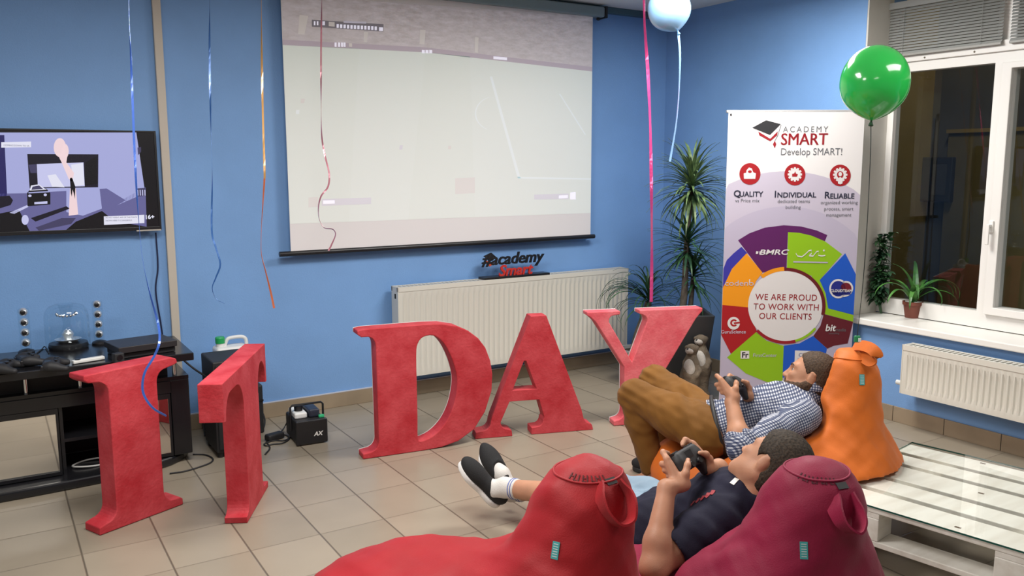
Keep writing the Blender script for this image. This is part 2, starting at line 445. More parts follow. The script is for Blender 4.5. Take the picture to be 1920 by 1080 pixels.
prism(bm, rect(s0, g2r-0.06, g2b-0.045, g2t+0.035), MXw(XF-0.028), 0.0275, holes=[rect(g2l, g2r, g2b, g2t)]); obj('sash', bm, M_PVC, win, bevel=0.004)
GL = glass_mat('window_glass', (0.9, 0.92, 0.92), 1.5, base=0.0)
for a, b_, c, d in ((g1l, g1r, gb, gt), (g2l, g2r, g2b, g2t), (g1l, g1r, tz+0.05, zt-0.06), (g2l, g2r, tz+0.05, zt-0.06), (g2r-0.12, YW+0.1, gb, gt)):
    bm = B(); box(bm, (XF+0.03, b_-0.005, c-0.005), (XF+0.036, a+0.005, d+0.005)); obj('pane', bm, GL, win)
hp = on_x(1859, 425, XF-0.028)
bm = B(); boxc(bm, (XF-0.034, hp.y, hp.z), (0.012, 0.03, 0.07)); boxc(bm, (XF-0.05, hp.y, hp.z+0.005), (0.03, 0.018, 0.018)); boxc(bm, (XF-0.066, hp.y, hp.z-0.045), (0.012, 0.02, 0.12)); obj('window_handle', bm, M_PVC, win, bevel=0.004)
MET = mat('brushed_screw', (0.25, 0.22, 0.17), 0.4, 0.6)
for u, v in ((1733, 121), (1826, 112)):
    p = on_x(u, v, XF-0.018); bm = B(); ball(bm, (XF-0.019, p.y, tz-0.02), 0.006, 10, 6); obj('screw', bm, MET, win)
# sill
bm = B(); box(bm, (XR-0.055, YW-0.05, ZS), (XF+0.01, YR+0.045-0.06, ZS+0.04)); box(bm, (XR-0.055, YR-0.015, ZS), (XR-0.001, YR+0.05, ZS+0.04)); struct(obj('trim_5', bm, M_SILL, bevel=0.006))
# the dim yard outside the window
XO = 6.9
bm = B(); box(bm, (XO, -6, -3), (XO+0.2, 12, 7)); struct(obj('wall_outside', bm, mat('dark_render', (0.085, 0.083, 0.078), 0.9, var=0.25, vscale=1.5)))
M_OLV = mat('olive_paint', (0.30, 0.22, 0.07), 0.8, var=0.15, vscale=3)
pl0, pl1 = on_x(1660, 300, XO-0.16).y, on_x(1722, 300, XO-0.16).y
bm = B(); box(bm, (XO-0.16, pl1, -2.9), (XO-0.001, pl0, 6)); struct(obj('trim_6', bm, M_OLV))
a, b_ = on_x(1779, 250, XO-0.05), on_x(1872, 250, XO-0.05); z0, z1 = on_x(1800, 640, XO-0.05).z, a.z
t = thing('outdoor_board', 'dim olive board outside behind the window glass', 'board', (XO-0.05, (a.y+b_.y)/2, z0))
bm = B(); box(bm, (XO-0.05, b_.y-0.5, z0), (XO-0.002, a.y, z1)); obj('panel', bm, mat('olive_board', (0.16, 0.13, 0.05), 0.8, var=0.15, vscale=3), t)
bm = B(); box(bm, (XO-0.07, b_.y-0.52, z1), (XO-0.002, a.y+0.01, z1+0.03)); obj('top_rail', bm, M_OLV, t)
a, b_ = on_x(1722, 295, XO-0.10), on_x(1780, 380, XO-0.10)
t = thing('wall_box', 'dark box on the dim wall outside behind the window glass', 'box', (XO-0.05, (a.y+b_.y)/2, b_.z))
bm = B(); box(bm, (XO-0.10, b_.y, b_.z), (XO-0.002, a.y, a.z)); obj('cabinet', bm, mat('dark_box', (0.03, 0.03, 0.035), 0.5), t, bevel=0.01)
bm = B(); box(bm, (XO-0.104, b_.y+0.04, b_.z+0.06), (XO-0.1005, a.y-0.14, a.z-0.06)); obj('cover_plate', bm, mat('grey_plate', (0.07, 0.07, 0.075), 0.5), t, bevel=0.003)
# blinds over the upper lights
M_BL = mat('grey_blind_slats', (0.30, 0.31, 0.30), 0.5)
for k, (a, b_, lab) in enumerate(((yz(1671, 30)[0], yz(1888, 40)[0], 'grey venetian blind over the left window top'), (yz(1903, 40)[0], YW+0.4, 'grey venetian blind cut by the right picture edge'))):
    t = thing('venetian_blind', lab, 'blind', (XF-0.03, (a+b_)/2, bb), 0, 'blinds over the window tops')
    bm = B(); z = bb+0.018
    while z < zt-0.05:
        M = frame((XF-0.034, 0, z), (math.cos(0.95), 0, math.sin(0.95)), (0, 1, 0), (-math.sin(0.95), 0, math.cos(0.95)))
        box(bm, (-0.009, b_, -0.0006), (0.009, a, 0.0006), M); z += 0.0175
    obj('slats', bm, M_BL, t)
    bm = B(); box(bm, (XF-0.046, b_, bb-0.004), (XF-0.022, a, bb+0.010)); obj('bottom_rail', bm, mat('blind_rail', (0.32, 0.32, 0.30), 0.45), t, bevel=0.002)
    bm = B(); box(bm, (XF-0.05, b_, zt-0.05), (XF-0.015, a, zt-0.01)); obj('head_rail', bm, M_BL, t)
    for yy in (a-0.12, b_+0.12):
        bm = B(); tube(bm, [(XF-0.044, yy, bb), (XF-0.044, yy, zt-0.03)], 0.0012, 5); obj('cord', bm, M_BL, t)

# ------------------------------------------------------------------ radiators
M_RAD = mat('radiator_enamel', (0.66, 0.64, 0.57), 0.35)
M_DK = mat('dark_gap', (0.02, 0.02, 0.02), 0.8)
def radiator(name, label, L, Ht, M, nrib, valve):
    """M: origin at lower left front corner, x along, y to the wall, z up"""
    T = thing('radiator', label, 'radiator', M.to_translation(), 0, None)
    D = 0.10
    # ribbed front and back plates
    def plate(y, sgn):
        bm = B(); prof = []; pitch = (L-0.05)/nrib
        prof.append((0.0, 0)); prof.append((0.022, 0))
        for i in range(nrib):
            x = 0.025+i*pitch
            prof += [(x+pitch*0.12, 0), (x+pitch*0.30, 0.009), (x+pitch*0.70, 0.009), (x+pitch*0.88, 0)]
        prof += [(L-0.022, 0), (L, 0)]
        zs = [(0.0, 0.0), (0.035, 0.0), (0.065, 1.0), (Ht-0.085, 1.0), (Ht-0.055, 0.0), (Ht, 0.0)]
        g = [[bm.verts.new(M @ Vector((x, y+sgn*d*f, z))) for x, d in prof] for z, f in zs]
        for a, b in zip(g, g[1:]):
            for i in range(len(prof)-1): bm.faces.new((a[i], a[i+1], b[i+1], b[i]))
        return bm
    obj('front_panel', plate(0.0, 1), M_RAD, T, smooth='auto'); obj('back_panel', plate(D, -1), M_RAD, T, smooth='auto')
    bm = B()
    for i in range(nrib):                                       # convector fins
        x = 0.025+(i+0.5)*(L-0.05)/nrib; box(bm, (x-0.001, 0.012, 0.04), (x+0.001, D-0.012, Ht-0.05), M)
    obj('fins', bm, M_RAD, T)
    bm = B(); box(bm, (-0.006, -0.003, Ht-0.028), (L+0.006, 0.012, Ht+0.004), M); box(bm, (-0.006, D-0.012, Ht-0.028), (L+0.006, D+0.003, Ht+0.004), M)
    for i in range(int(L/0.03)): box(bm, (0.008+i*0.03, 0.012, Ht-0.004), (0.022+i*0.03, D-0.012, Ht+0.003), M)
    obj('top_grille', bm, M_RAD, T)
    for x0 in (-0.006, L-0.002):
        bm = B(); box(bm, (x0, -0.003, 0.0), (x0+0.008, D+0.003, Ht+0.004), M); s = obj('side_panel', bm, M_RAD, T, bevel=0.003)
        bm = B(); boxc(bm, (x0 if x0 < 0 else x0+0.008, D*0.4, Ht-0.06), (0.004, 0.022, 0.034), M); obj('vent', bm, M_DK, s, bevel=0.002)
    vx, vz = valve; bm = B(); s = -1 if vx <= 0 else 1
    tube(bm, [M @ Vector((vx, D*0.5, vz)), M @ Vector((vx+s*0.03, D*0.5, vz))], 0.009, 10); tube(bm, [M @ Vector((vx+s*0.028, D*0.5, vz)), M @ Vector((vx+s*0.06, D*0.5, vz))], 0.015, 12); obj('valve', bm, mat('white_valve', (0.7, 0.72, 0.7), 0.3), T)
    for x in (0.2, L-0.2):
        bm = B(); box(bm, (x-0.015, D, 0.1), (x+0.015, D+0.05, Ht-0.1), M); obj('wall_bracket', bm, M_RAD, T)
    return T
ya = YB-0.15
a = on_y(747, 541, ya); b_ = on_y(1177, 503, ya); lo = (on_y(783, 708, ya).z+on_y(1052, 663, ya).z)/2; hi = (a.z+b_.z)/2
RADT = hi
radiator('radiator', 'long white ribbed radiator behind the red D and A letters', b_.x-a.x, hi-lo, frame((a.x, ya, lo), (1, 0, 0), (0, 1, 0), (0, 0, 1)), 46, (b_.x-a.x, hi-lo-0.05))
RX0, RX1 = a.x, b_.x
xa = XR-0.15
a = on_x(1694, 646, xa); lo = (on_x(1678.6, 733.7, xa).z+on_x(1919, 795, xa).z)/2; hi = (a.z+on_x(1918, 692, xa).z)/2
radiator('radiator', 'white radiator on the window wall under the sill', 1.7, hi-lo, frame((xa, a.y, lo), (0, -1, 0), (1, 0, 0), (0, 0, 1)), 50, (0, 0.05))
# ================================================================== things on the back wall
M_BLK = mat('black_plastic', (0.012, 0.012, 0.014), 0.35)
M_BLKM = mat('black_matt', (0.016, 0.016, 0.018), 0.6)
M_WHT = mat('white_plastic', (0.75, 0.75, 0.72), 0.4)
# ------------------------------------------------------------------ projection screen
ys = YB-0.07
tl = on_y(533, 0, ys); bl = on_y(539, 470, ys); tr = on_y(1110.5, 36, ys); br = on_y(1108, 440, ys)
xl = (tl.x+bl.x)/2; xr = (tr.x+br.x)/2; zb = (on_y(539, 473, ys).z+on_y(1108, 440, ys).z)/2; ztop = tr.z+0.02
scr = thing('projection_screen', 'pulled down white projection screen showing a faint football pitch', 'projection screen', ((xl+xr)/2, ys, zb))
M_SCR = mat('screen_fabric', (0.76, 0.735, 0.74), 0.85)
bm = B(); box(bm, (xl, ys, zb-0.005), (xr, ys+0.002, ztop)); fab = obj('fabric', bm, M_SCR, scr)
ba = on_y(524, 479, ys); bb_ = on_y(1114, 443, ys)
bm = B(); tube(bm, [(ba.x, ys, zb-0.012), (bb_.x, ys, zb-0.012)], 0.0165, 12); obj('bottom_bar', bm, M_BLK, scr, smooth='auto')
cz = on_y(1110, 24, ys).z; ce = on_y(1128, 20, ys)
bm = B(); box(bm, (xl-0.12, ys-0.045, cz-0.03), (ce.x, ys+0.055, cz+0.045)); obj('case', bm, mat('grey_screen_case', (0.20, 0.27, 0.29), 0.45), scr, bevel=0.012, seg=3)
bm = B(); box(bm, (ce.x, ys-0.05, cz-0.036), (ce.x+0.022, ys+0.058, cz+0.05)); ball(bm, (ce.x-0.03, ys, cz-0.04), (0.018, 0.014, 0.012), 10, 8); obj('end_cap', bm, M_BLK, scr, bevel=0.006)
# the projected picture: light thrown on the fabric
def lit(name, col, st, base=None):
    return mat(name, base or (0.76, 0.735, 0.74), 0.85, emit=col, estr=st)
def crowd_mat():
    m, nt, b = new_mat('projected_crowd'); N = nt.nodes; L = nt.links
    b.inputs['Base Color'].default_value = (0.64, 0.60, 0.61, 1); b.inputs['Roughness'].default_value = 0.85
    tc = N.new('ShaderNodeTexCoord'); mp = N.new('ShaderNodeMapping'); mp.inputs['Scale'].default_value = (9, 9, 26); L.new(tc.outputs['Object'], mp.inputs[0])
    n = N.new('ShaderNodeTexNoise'); n.inputs['Scale'].default_value = 1.3; n.inputs['Detail'].default_value = 8; n.inputs['Roughness'].default_value = 0.75; L.new(mp.outputs[0], n.inputs['Vector'])
    r = N.new('ShaderNodeValToRGB'); r.color_ramp.elements[0].position = 0.38; r.color_ramp.elements[1].position = 0.72
    r.color_ramp.elements[0].color = (0.0, 0.0, 0.0, 1); r.color_ramp.elements[1].color = (0.14, 0.13, 0.15, 1)
    L.new(n.outputs['Fac'], r.inputs['Fac']); L.new(r.outputs['Color'], b.inputs['Emission Color']); b.inputs['Emission Strength'].default_value = 1.0
    return m
MS = [crowd_mat(), lit('projected_pitch', (0.07, 0.13, 0.10), 1.0), lit('projected_line', (0.13, 0.20, 0.21), 1.0), lit('projected_white', (0.45, 0.45, 0.6), 0.8),
      lit('projected_blue', (0.02, 0.03, 0.10), 0.9), lit('projected_hoarding', (0.03, 0.005, 0.05), 0.5, (0.58, 0.53, 0.57)), lit('projected_pitch_stripe', (0.06, 0.12, 0.085), 1.0), lit('projected_pink', (0.06, 0.055, 0.04), 0.8), mat('projected_dark', (0.28, 0.27, 0.31), 0.85)]
Zp = lambda a, b: (520+a*620/1339, b*500/1080)
layer = [0]
def S(pts, idx, zoom=True, bump=None):
    if bump is not None: layer[0] = bump
    y = ys-0.0006-0.0004*layer[0]
    out = []
    for p in pts:
        u, v = Zp(*p) if zoom else p
        q = on_y(u, v, y); out.append(Vector((min(max(q.x, xl+0.001), xr-0.001), y, min(max(q.z, zb+0.005), ztop))))
    flat(bm, out, idx)
bm = B()
S([(20, -20), (1285, -20), (1285, 80), (1285, 290), (900, 240), (600, 210), (20, 180)], 0, bump=0)
S([(20, 160), (600, 192), (900, 228), (1285, 272), (1285, 290), (900, 246), (600, 212), (20, 182)], 5, bump=1)
S([(20, 182), (600, 212), (900, 246), (1285, 290), (1285, 862), (20, 908)], 1, bump=0)
S([(20, 182), (330, 197), (290, 897), (20, 908)], 6, bump=1)
S([(600, 212), (780, 230), (800, 880), (530, 888)], 6, bump=1)
S([(860, 310), (870, 310), (985, 722), (973, 722)], 2, bump=2)
S([(973, 716), (1275, 722), (1275, 728), (973, 724)], 2)
arc = [(880+80*math.cos(t), 460+70*math.sin(t)) for t in np.linspace(2.0, 4.4, 14)]
for p, q in zip(arc, arc[1:]): S([p, q, (q[0]+5, q[1]), (p[0]+5, p[1])], 2)
S([(1140, 380), (1146, 380), (1250, 545), (1244, 545)], 2)
S([(140, 80), (430, 98), (430, 128), (140, 108)], 8); 
S([(268, 84), (360, 88), (360, 96), (268, 92)], 4, bump=3)
for x in (148, 160, 178, 186): S([(x, 86), (x+6, 86), (x+6, 102), (x, 102)], 3, bump=3)
S([(208, 88), (232, 90), (232, 108), (208, 106)], 7)
for x in range(240, 400, 14): S([(x, 98+(x-240)*0.06), (x+9, 98+(x-240)*0.06), (x+9, 113+(x-240)*0.06), (x, 113+(x-240)*0.06)], 3)
S([(412, 110), (428, 111), (428, 126), (412, 125)], 3)
for x in (232, 246, 258, 268): S([(x, 172), (x+8, 173), (x+8, 190), (x, 189)], 3)
S([(290, 175), (303, 176), (303, 190), (290, 189)], 7)
for x in (585, 600, 615): S([(x, 202), (x+12, 203), (x+12, 216), (x, 215)], 3)
S([(875, 228), (930, 233), (930, 244), (875, 239)], 3)
S([(578, 120), (600, 122), (596, 180), (576, 178)], 7, bump=1); S([(800, 150), (815, 152), (812, 214), (800, 212)], 7, bump=1); S([(90, 60), (125, 64), (110, 140), (84, 138)], 7, bump=1); S([(350, 130), (368, 130), (362, 172), (350, 170)], 7, bump=1)
S([(180, 806), (380, 800), (380, 826), (180, 834)], 4, bump=2); S([(186, 812), (232, 811), (232, 824), (186, 826)], 3, bump=3); S([(126, 800), (165, 798), (165, 838), (126, 840)], 7, bump=2)
S([(1040, 788), (1180, 784), (1180, 806), (1040, 808)], 4, bump=2); S([(1140, 792), (1176, 790), (1176, 802), (1140, 804)], 3, bump=3); S([(1186, 780), (1208, 778), (1208, 808), (1186, 808)], 3)
S([(496, 588), (508, 588), (506, 606), (494, 606)], 4, bump=2); S([(692, 590), (704, 590), (704, 604), (692, 604)], 7); S([(720, 722), (800, 718), (800, 782), (720, 786)], 7, bump=2)
S([(96, 400), (112, 400), (108, 418), (94, 418)], 7); S([(76, 445), (90, 445), (88, 462), (75, 462)], 2)
obj('projected_picture', bm, MS, fab)

# ------------------------------------------------------------------ television
yt = YB-0.075
TRp = on_y(290.5, 247, yt); BRp = on_y(303, 430, yt); BLp = on_y(0, 446, yt)
tx1 = (TRp.x+BRp.x)/2+0.002; tz1 = TRp.z+0.004; tz0 = BRp.z-0.002; tx0 = tx1-(tz1-tz0)*1.72
tv = thing('television', 'black flat television on the blue wall showing a car and a flaming figure', 'television', ((tx0+tx1)/2, yt, tz0))
bm = B(); prism(bm, [(tx0, tz0), (tx1, tz0), (tx1, tz1), (tx0, tz1)], frame((0, yt-0.004, 0), (1, 0, 0), (0, 0, 1), (0, -1, 0)), 0.035, holes=[[(tx0+0.012, tz0+0.02), (tx1-0.012, tz0+0.02), (tx1-0.012, tz1-0.01), (tx0+0.012, tz1-0.01)]])
obj('bezel', bm, M_BLK, tv, bevel=0.002)
bm = B(); box(bm, (tx0+0.004, yt+0.001, tz0+0.004), (tx1-0.004, yt+0.03, tz1-0.004)); obj('rear_cover', bm, M_BLKM, tv)
bm = B(); box(bm, (tx0+0.3, yt+0.03, tz0+0.1), (tx1-0.3, YB-0.001, tz1-0.1)); obj('wall_mount', bm, M_BLKM, tv)
bm = B(); box(bm, (tx1-0.135, yt-0.006, tz0-0.004), (tx1-0.004, yt-0.0045, tz0+0.004)); obj('trim_strip', bm, mat('silver_strip', (0.6, 0.58, 0.52), 0.3, 0.4), tv)
def em(name, col, st=1.0): return mat(name, (0.01, 0.01, 0.012), 0.25, emit=col, estr=st)
T = [em('tv_lavender', srgb(172, 176, 226)), em('tv_dark', srgb(24, 20, 34)), em('tv_white', srgb(236, 236, 252)), em('tv_flame', srgb(250, 222, 226)), em('tv_mid', srgb(106, 104, 156)), em('tv_black', srgb(14, 12, 14)), em('tv_blue', srgb(40, 36, 96)), em('tv_pale', srgb(205, 206, 245)), em('tv_grey', srgb(70, 66, 100))]
bm = B(); lay = [0]
def V(pts, idx, L):
    y = yt-0.0002-0.0003*L+0.0008
    out = []
    for a, b in pts:
        q = on_y(a*340/1530, 220+b*240/1080, y); out.append(Vector((min(max(q.x, tx0+0.012), tx1-0.012), y, min(max(q.z, tz0+0.02), tz1-0.01))))
    flat(bm, out, idx)
def E_(cx, cy, rx, ry, idx, L): V([(cx+rx*math.cos(t), cy+ry*math.sin(t)) for t in np.linspace(0, 2*PI, 20, endpoint=False)], idx, L)
V([(-900, 100), (1320, 100), (1360, 960), (-900, 1030)], 5, 0)
V([(-900, 120), (1150, 125), (1225, 640), (900, 780), (560, 700), (100, 700), (-900, 820)], 0, 1)
V([(1040, 690), (1228, 590), (1240, 960), (880, 860), (700, 790), (820, 720)], 4, 1)
V([(-900, 660), (230, 640), (900, 600), (1060, 700), (640, 960), (240, 975), (60, 810), (-900, 960)], 4, 2)
V([(560, 600), (840, 600), (860, 770), (700, 830), (560, 800)], 0, 3)
V([(230, 310), (830, 312), (828, 590), (250, 600)], 1, 3)
V([(310, 395), (705, 380), (715, 582), (320, 590)], 7, 4)
V([(720, 380), (815, 330), (822, 560), (715, 575)], 5, 4)
V([(600, 400), (700, 385), (712, 570), (620, 580)], 2, 5); V([(400, 490), (470, 480), (545, 590), (440, 585)], 2, 5); V([(240, 400), (305, 395), (310, 470), (258, 470)], 8, 5)
E_(505, 255, 52, 80, 3, 6); E_(550, 285, 30, 60, 3, 6); V([(480, 300), (570, 310), (560, 380), (625, 470), (610, 540), (580, 520), (520, 380)], 3, 6)
V([(590, 600), (640, 600), (660, 820), (580, 830)], 3, 5)
V([(590, 520), (612, 518), (636, 585), (632, 690), (622, 640), (612, 610), (606, 670), (598, 640)], 5, 7); E_(601, 525, 12, 16, 5, 7)
V([(228, 640), (250, 612), (390, 600), (425, 640), (425, 735), (232, 750)], 5, 6); V([(262, 575), (330, 565), (375, 600), (395, 610), (250, 618)], 2, 7); V([(275, 585), (330, 575), (365, 605), (265, 612)], 8, 8)
V([(240, 632), (415, 622), (415, 632), (240, 642)], 0, 8); E_(252, 662, 14, 11, 7, 8); E_(382, 654, 14, 11, 7, 8); V([(290, 715), (400, 708), (400, 728), (290, 734)], 7, 8)
V([(-40, 670), (80, 660), (110, 700), (90, 740), (-40, 780)], 1, 5); V([(80, 805), (230, 740), (240, 755), (120, 815)], 7, 5)
V([(-100, 830), (160, 780), (250, 960), (-100, 1010)], 5, 5); V([(260, 850), (560, 750), (590, 770), (300, 880)], 1, 5); V([(300, 930), (520, 850), (640, 850), (600, 900), (330, 965)], 8, 4); V([(640, 880), (860, 790), (1040, 960), (560, 965)], 5, 5)
E_(212, 865, 30, 42, 7, 7)
V([(10, 210), (262, 204), (262, 252), (10, 256)], 2, 6)
V([(876, 836), (1218, 822), (1218, 892), (878, 908)], 2, 7)
V([(1150, 600), (1225, 595), (1230, 660), (1150, 670)], 8, 4)
for x in range(0, 4): V([(1158+x*20, 612), (1166+x*20, 612), (1168+x*20, 660), (1160+x*20, 660)], 7, 6)
V([(1160, 255), (1190, 250), (1190, 290), (1165, 320)], 8, 3)
V([(-30, 150), (36, 150), (60, 660), (-30, 680)], 6, 2)
px = lambda a, b, L: on_y(a*340/1530, 220+b*240/1080, yt+0.0006-0.0003*L)
q = px(1222, 858, 9); text_bm(bm, '16+', 0.033, frame(q, (1, 0, 0), (0, 0, 1), (0, -1, 0)), 2, bold=0.001)
for (a, b, s, tx, wd) in ((890, 852, 0.0115, 'DO NOT REPEAT ANY OF THE STUNTS', 0.8), (890, 878, 0.0115, 'SHOWN HERE IT IS DANGEROUS', 0.8), (30, 242, 0.012, 'COMING DOWN TO US', 0.9)):
    q = px(a, b, 9); text_bm(bm, tx, s, frame(q, (1, 0, -0.02), (0, 0, 1), (0, -1, 0)), 8, sx=wd)
disp = obj('display', bm, T, tv)
# cable from the television down behind the console
bm = B(); tube(bm, bez([on_y(292, 436, YB-0.02), on_y(296, 500, YB-0.02), on_y(292, 545, YB-0.02), on_y(302, 610, YB-0.02), Vector((on_y(308, 640, YB-0.02).x, YB-0.02, 0.5))]), 0.005, 6)
tag(obj('power_cable', bm, mat('navy_cable', (0.012, 0.018, 0.06), 0.5)), 'black cable hanging from the television to the black stand', 'cable')

# ------------------------------------------------------------------ sign on the radiator
yy = YB-0.10
a = on_y(902, 521, yy); b_ = on_y(1024, 514, yy); zs = RADT+0.004
sg = thing('word_sign', 'black and red standing word sign on top of the long radiator', 'sign', ((a.x+b_.x)/2, yy, zs))
bm = B(); box(bm, (a.x, yy-0.05, zs), (b_.x, yy+0.04, zs+0.016)); obj('base', bm, M_BLK, sg, bevel=0.002)
Rs = 5.19/1.0
q = on_y(903, 499, yy-0.01); W = on_y(1020, 495, yy-0.01).x-q.x
zl2 = zs+0.014
hh = on_y(905, 500, yy-0.01).z
def fit_text(bm, s, size, wdt, M, **k):
    b2 = B(); text_bm(b2, s, size, Matrix.Identity(4), 0, **k); xs = [v.co.x for v in b2.verts]; x0, x1 = min(xs), max(xs); b2.free()
    text_bm(bm, s, size, M @ Matrix.Diagonal((wdt/(x1-x0), 1, 1, 1)) @ Matrix.Translation((-x0, 0, 0)), 0, **k)
bm = B(); fit_text(bm, '#academy', 0.118, W, frame((q.x, yy-0.012, zs+0.100), (1, 0, 0), (0, 0, 1), (0, -1, 0)), depth=0.006, bold=0.0022, shear=0.25); obj('upper_word', bm, M_BLK, sg)
bm = B(); sx0 = on_y(935, 515, yy-0.02).x; fit_text(bm, 'Smart', 0.112, on_y(999, 510, yy-0.02).x-sx0, frame((sx0, yy-0.022, zs+0.016), (1, 0, 0), (0, 0, 1), (0, -1, 0)), depth=0.006, bold=0.0022, shear=0.25); obj('lower_word', bm, mat('red_acrylic', (0.55, 0.035, 0.025), 0.35), sg)
bm = B(); c = on_y(919, 483, yy-0.012)
prism(bm, [(-0.05, 0.012), (0.0, -0.03), (0.058, -0.004), (0.012, 0.034)], frame(c, (1, 0, 0), (0, 0, 1), (0, -1, 0)), 0.012); obj('cap', bm, M_BLK, sg)
bm = B(); prism(bm, [(-0.038, -0.012), (-0.004, -0.04), (0.03, -0.03), (0.03, -0.05), (-0.004, -0.064), (-0.03, -0.034)], frame(c, (1, 0, 0), (0, 0, 1), (0, -1, 0)), 0.012); obj('cap_band', bm, mat('orange_red', (0.55, 0.08, 0.03), 0.4), sg)
# ================================================================== big red foam letters standing on the floor
def foam_mat(name, c0, c1):
    m, nt, b = new_mat(name); N = nt.nodes; L = nt.links
    tc = N.new('ShaderNodeTexCoord'); n = N.new('ShaderNodeTexNoise'); n.inputs['Scale'].default_value = 7; n.inputs['Detail'].default_value = 8; n.inputs['Roughness'].default_value = 0.6
    L.new(tc.outputs['Object'], n.inputs['Vector']); r = N.new('ShaderNodeValToRGB'); r.color_ramp.elements[0].position = 0.35; r.color_ramp.elements[1].position = 0.7
    r.color_ramp.elements[0].color = (*c0, 1); r.color_ramp.elements[1].color = (*c1, 1)
    L.new(n.outputs['Fac'], r.inputs['Fac']); L.new(r.outputs['Color'], b.inputs['Base Color']); b.inputs['Roughness'].default_value = 0.6; b.inputs['Specular IOR Level'].default_value = 0.3
    n2 = N.new('ShaderNodeTexNoise'); n2.inputs['Scale'].default_value = 70; n2.inputs['Detail'].default_value = 4; L.new(tc.outputs['Object'], n2.inputs['Vector'])
    bp = N.new('ShaderNodeBump'); bp.inputs['Strength'].default_value = 0.35; bp.inputs['Distance'].default_value = 0.006
    L.new(n2.outputs['Fac'], bp.inputs['Height']); L.new(bp.outputs['Normal'], b.inputs['Normal']); return m
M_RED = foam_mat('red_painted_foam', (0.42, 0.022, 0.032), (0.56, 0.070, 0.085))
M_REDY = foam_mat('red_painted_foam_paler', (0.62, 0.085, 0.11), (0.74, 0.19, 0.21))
M_FOAM = mat('white_foam', (0.62, 0.60, 0.59), 0.7)
def arcp(cx, cy, rx, ry, a0, a1, n=8):
    return [(cx+rx*math.cos(math.radians(a0+(a1-a0)*i/n)), cy+ry*math.sin(math.radians(a0+(a1-a0)*i/n))) for i in range(n+1)]
def letter(name, label, A, d, poly, depth, holes=(), m=None, back=0.0):
    d = Vector((d[0], d[1], 0)).normalized(); n = Vector((d.y, -d.x, 0))
    M = frame((A[0], A[1], 0.001), d, (0, 0, 1), n)
    c = M @ Vector((sum(p[0] for p in poly)/len(poly), 0, -depth/2))
    t = thing('foam_letter', label, 'letter', (c.x, c.y, 0), 0, 'red foam letters on the floor')
    bm = B(); prism(bm, poly, M, depth-back, holes); o = obj('letter_body', bm, m or M_RED, t, bevel=0.005, seg=2)
    if back:
        bm = B(); prism(bm, poly, M @ Matrix.Translation((0, 0, -(depth-back)-0.0003)), back, holes); obj('bare_back', bm, M_FOAM, t, bevel=0.003)
    return t
Hh = 0.722
# I
I = [(0, 0), (0.416, 0), (0.416, 0.03), (0.40, 0.042)] + arcp(0.365, 0.10, 0.045, 0.058, 270, 180, 6) + arcp(0.365, 0.62, 0.045, 0.055, 180, 90, 6)[0:] + \
    [(0.41, 0.683), (0.43, 0.69), (0.425, 0.712), (0.40, Hh), (0.02, Hh), (-0.018, 0.722), (-0.02, 0.70), (0.0, 0.685)] + arcp(0.035, 0.625, 0.052, 0.055, 90, 0, 6) + arcp(0.035, 0.10, 0.050, 0.055, 0, -90, 6) + [(0.0, 0.035)]
letter('foam_letter', 'red foam letter I in front of the black stand', (0.32, 3.927), (0.912, 0.411), I, 0.118)
# T (seen from its edge)
T_ = [(0.0, 0), (0.44, 0), (0.44, 0.03)] + arcp(0.37, 0.085, 0.035, 0.052, 270, 180, 5) + [(0.33, 0.2), (0.325, 0.52)] + arcp(0.40, 0.52, 0.08, 0.135, 180, 90, 8) + arcp(0.40, 0.545, 0.085, 0.11, 90, 0, 8)[1:] + \
     [(0.485, 0.53), (0.507, 0.53), (0.507, Hh), (-0.29, Hh), (-0.29, 0.56), (-0.262, 0.555)] + arcp(-0.165, 0.56, 0.09, 0.10, 180, 90, 8) + arcp(-0.07, 0.52, 0.115, 0.14, 90, 0, 8) + [(0.05, 0.2)] + arcp(0.015, 0.085, 0.035, 0.052, 0, -90, 5) + [(-0.005, 0.03)]
letter('foam_letter', 'red foam letter T turned edge-on beside the I', (0.902, 3.718), (0.468, 0.884), T_, 0.10)
# D
D = [(0, 0), (0.36, 0), (0.46, 0.004), (0.56, 0.025), (0.66, 0.082), (0.73, 0.18), (0.772, 0.30), (0.778, 0.40), (0.765, 0.48), (0.735, 0.56), (0.69, 0.62), (0.63, 0.668), (0.56, 0.702), (0.47, Hh), (0.36, 0.727), (0.02, 0.728), (-0.012, 0.722), (-0.012, 0.70), (0.01, 0.684)] + \
    arcp(0.045, 0.625, 0.043, 0.058, 90, 0, 6) + arcp(0.04, 0.095, 0.052, 0.06, 0, -90, 6) + [(0.0, 0.03)]
Dh = bez([(0.318, 0.30, 0), (0.318, 0.55, 0), (0.328, 0.62, 0), (0.36, 0.655, 0), (0.42, 0.658, 0), (0.475, 0.615, 0), (0.52, 0.535, 0), (0.553, 0.43, 0), (0.556, 0.34, 0), (0.53, 0.23, 0), (0.48, 0.14, 0), (0.41, 0.08, 0), (0.34, 0.058, 0), (0.318, 0.075, 0), (0.318, 0.18, 0)], 3)
letter('foam_letter', 'red foam letter D with an oval hole', (1.664, 4.223), (0.992, -0.128), D, 0.105, holes=[[(p.x, p.y) for p in Dh]], back=0.007)
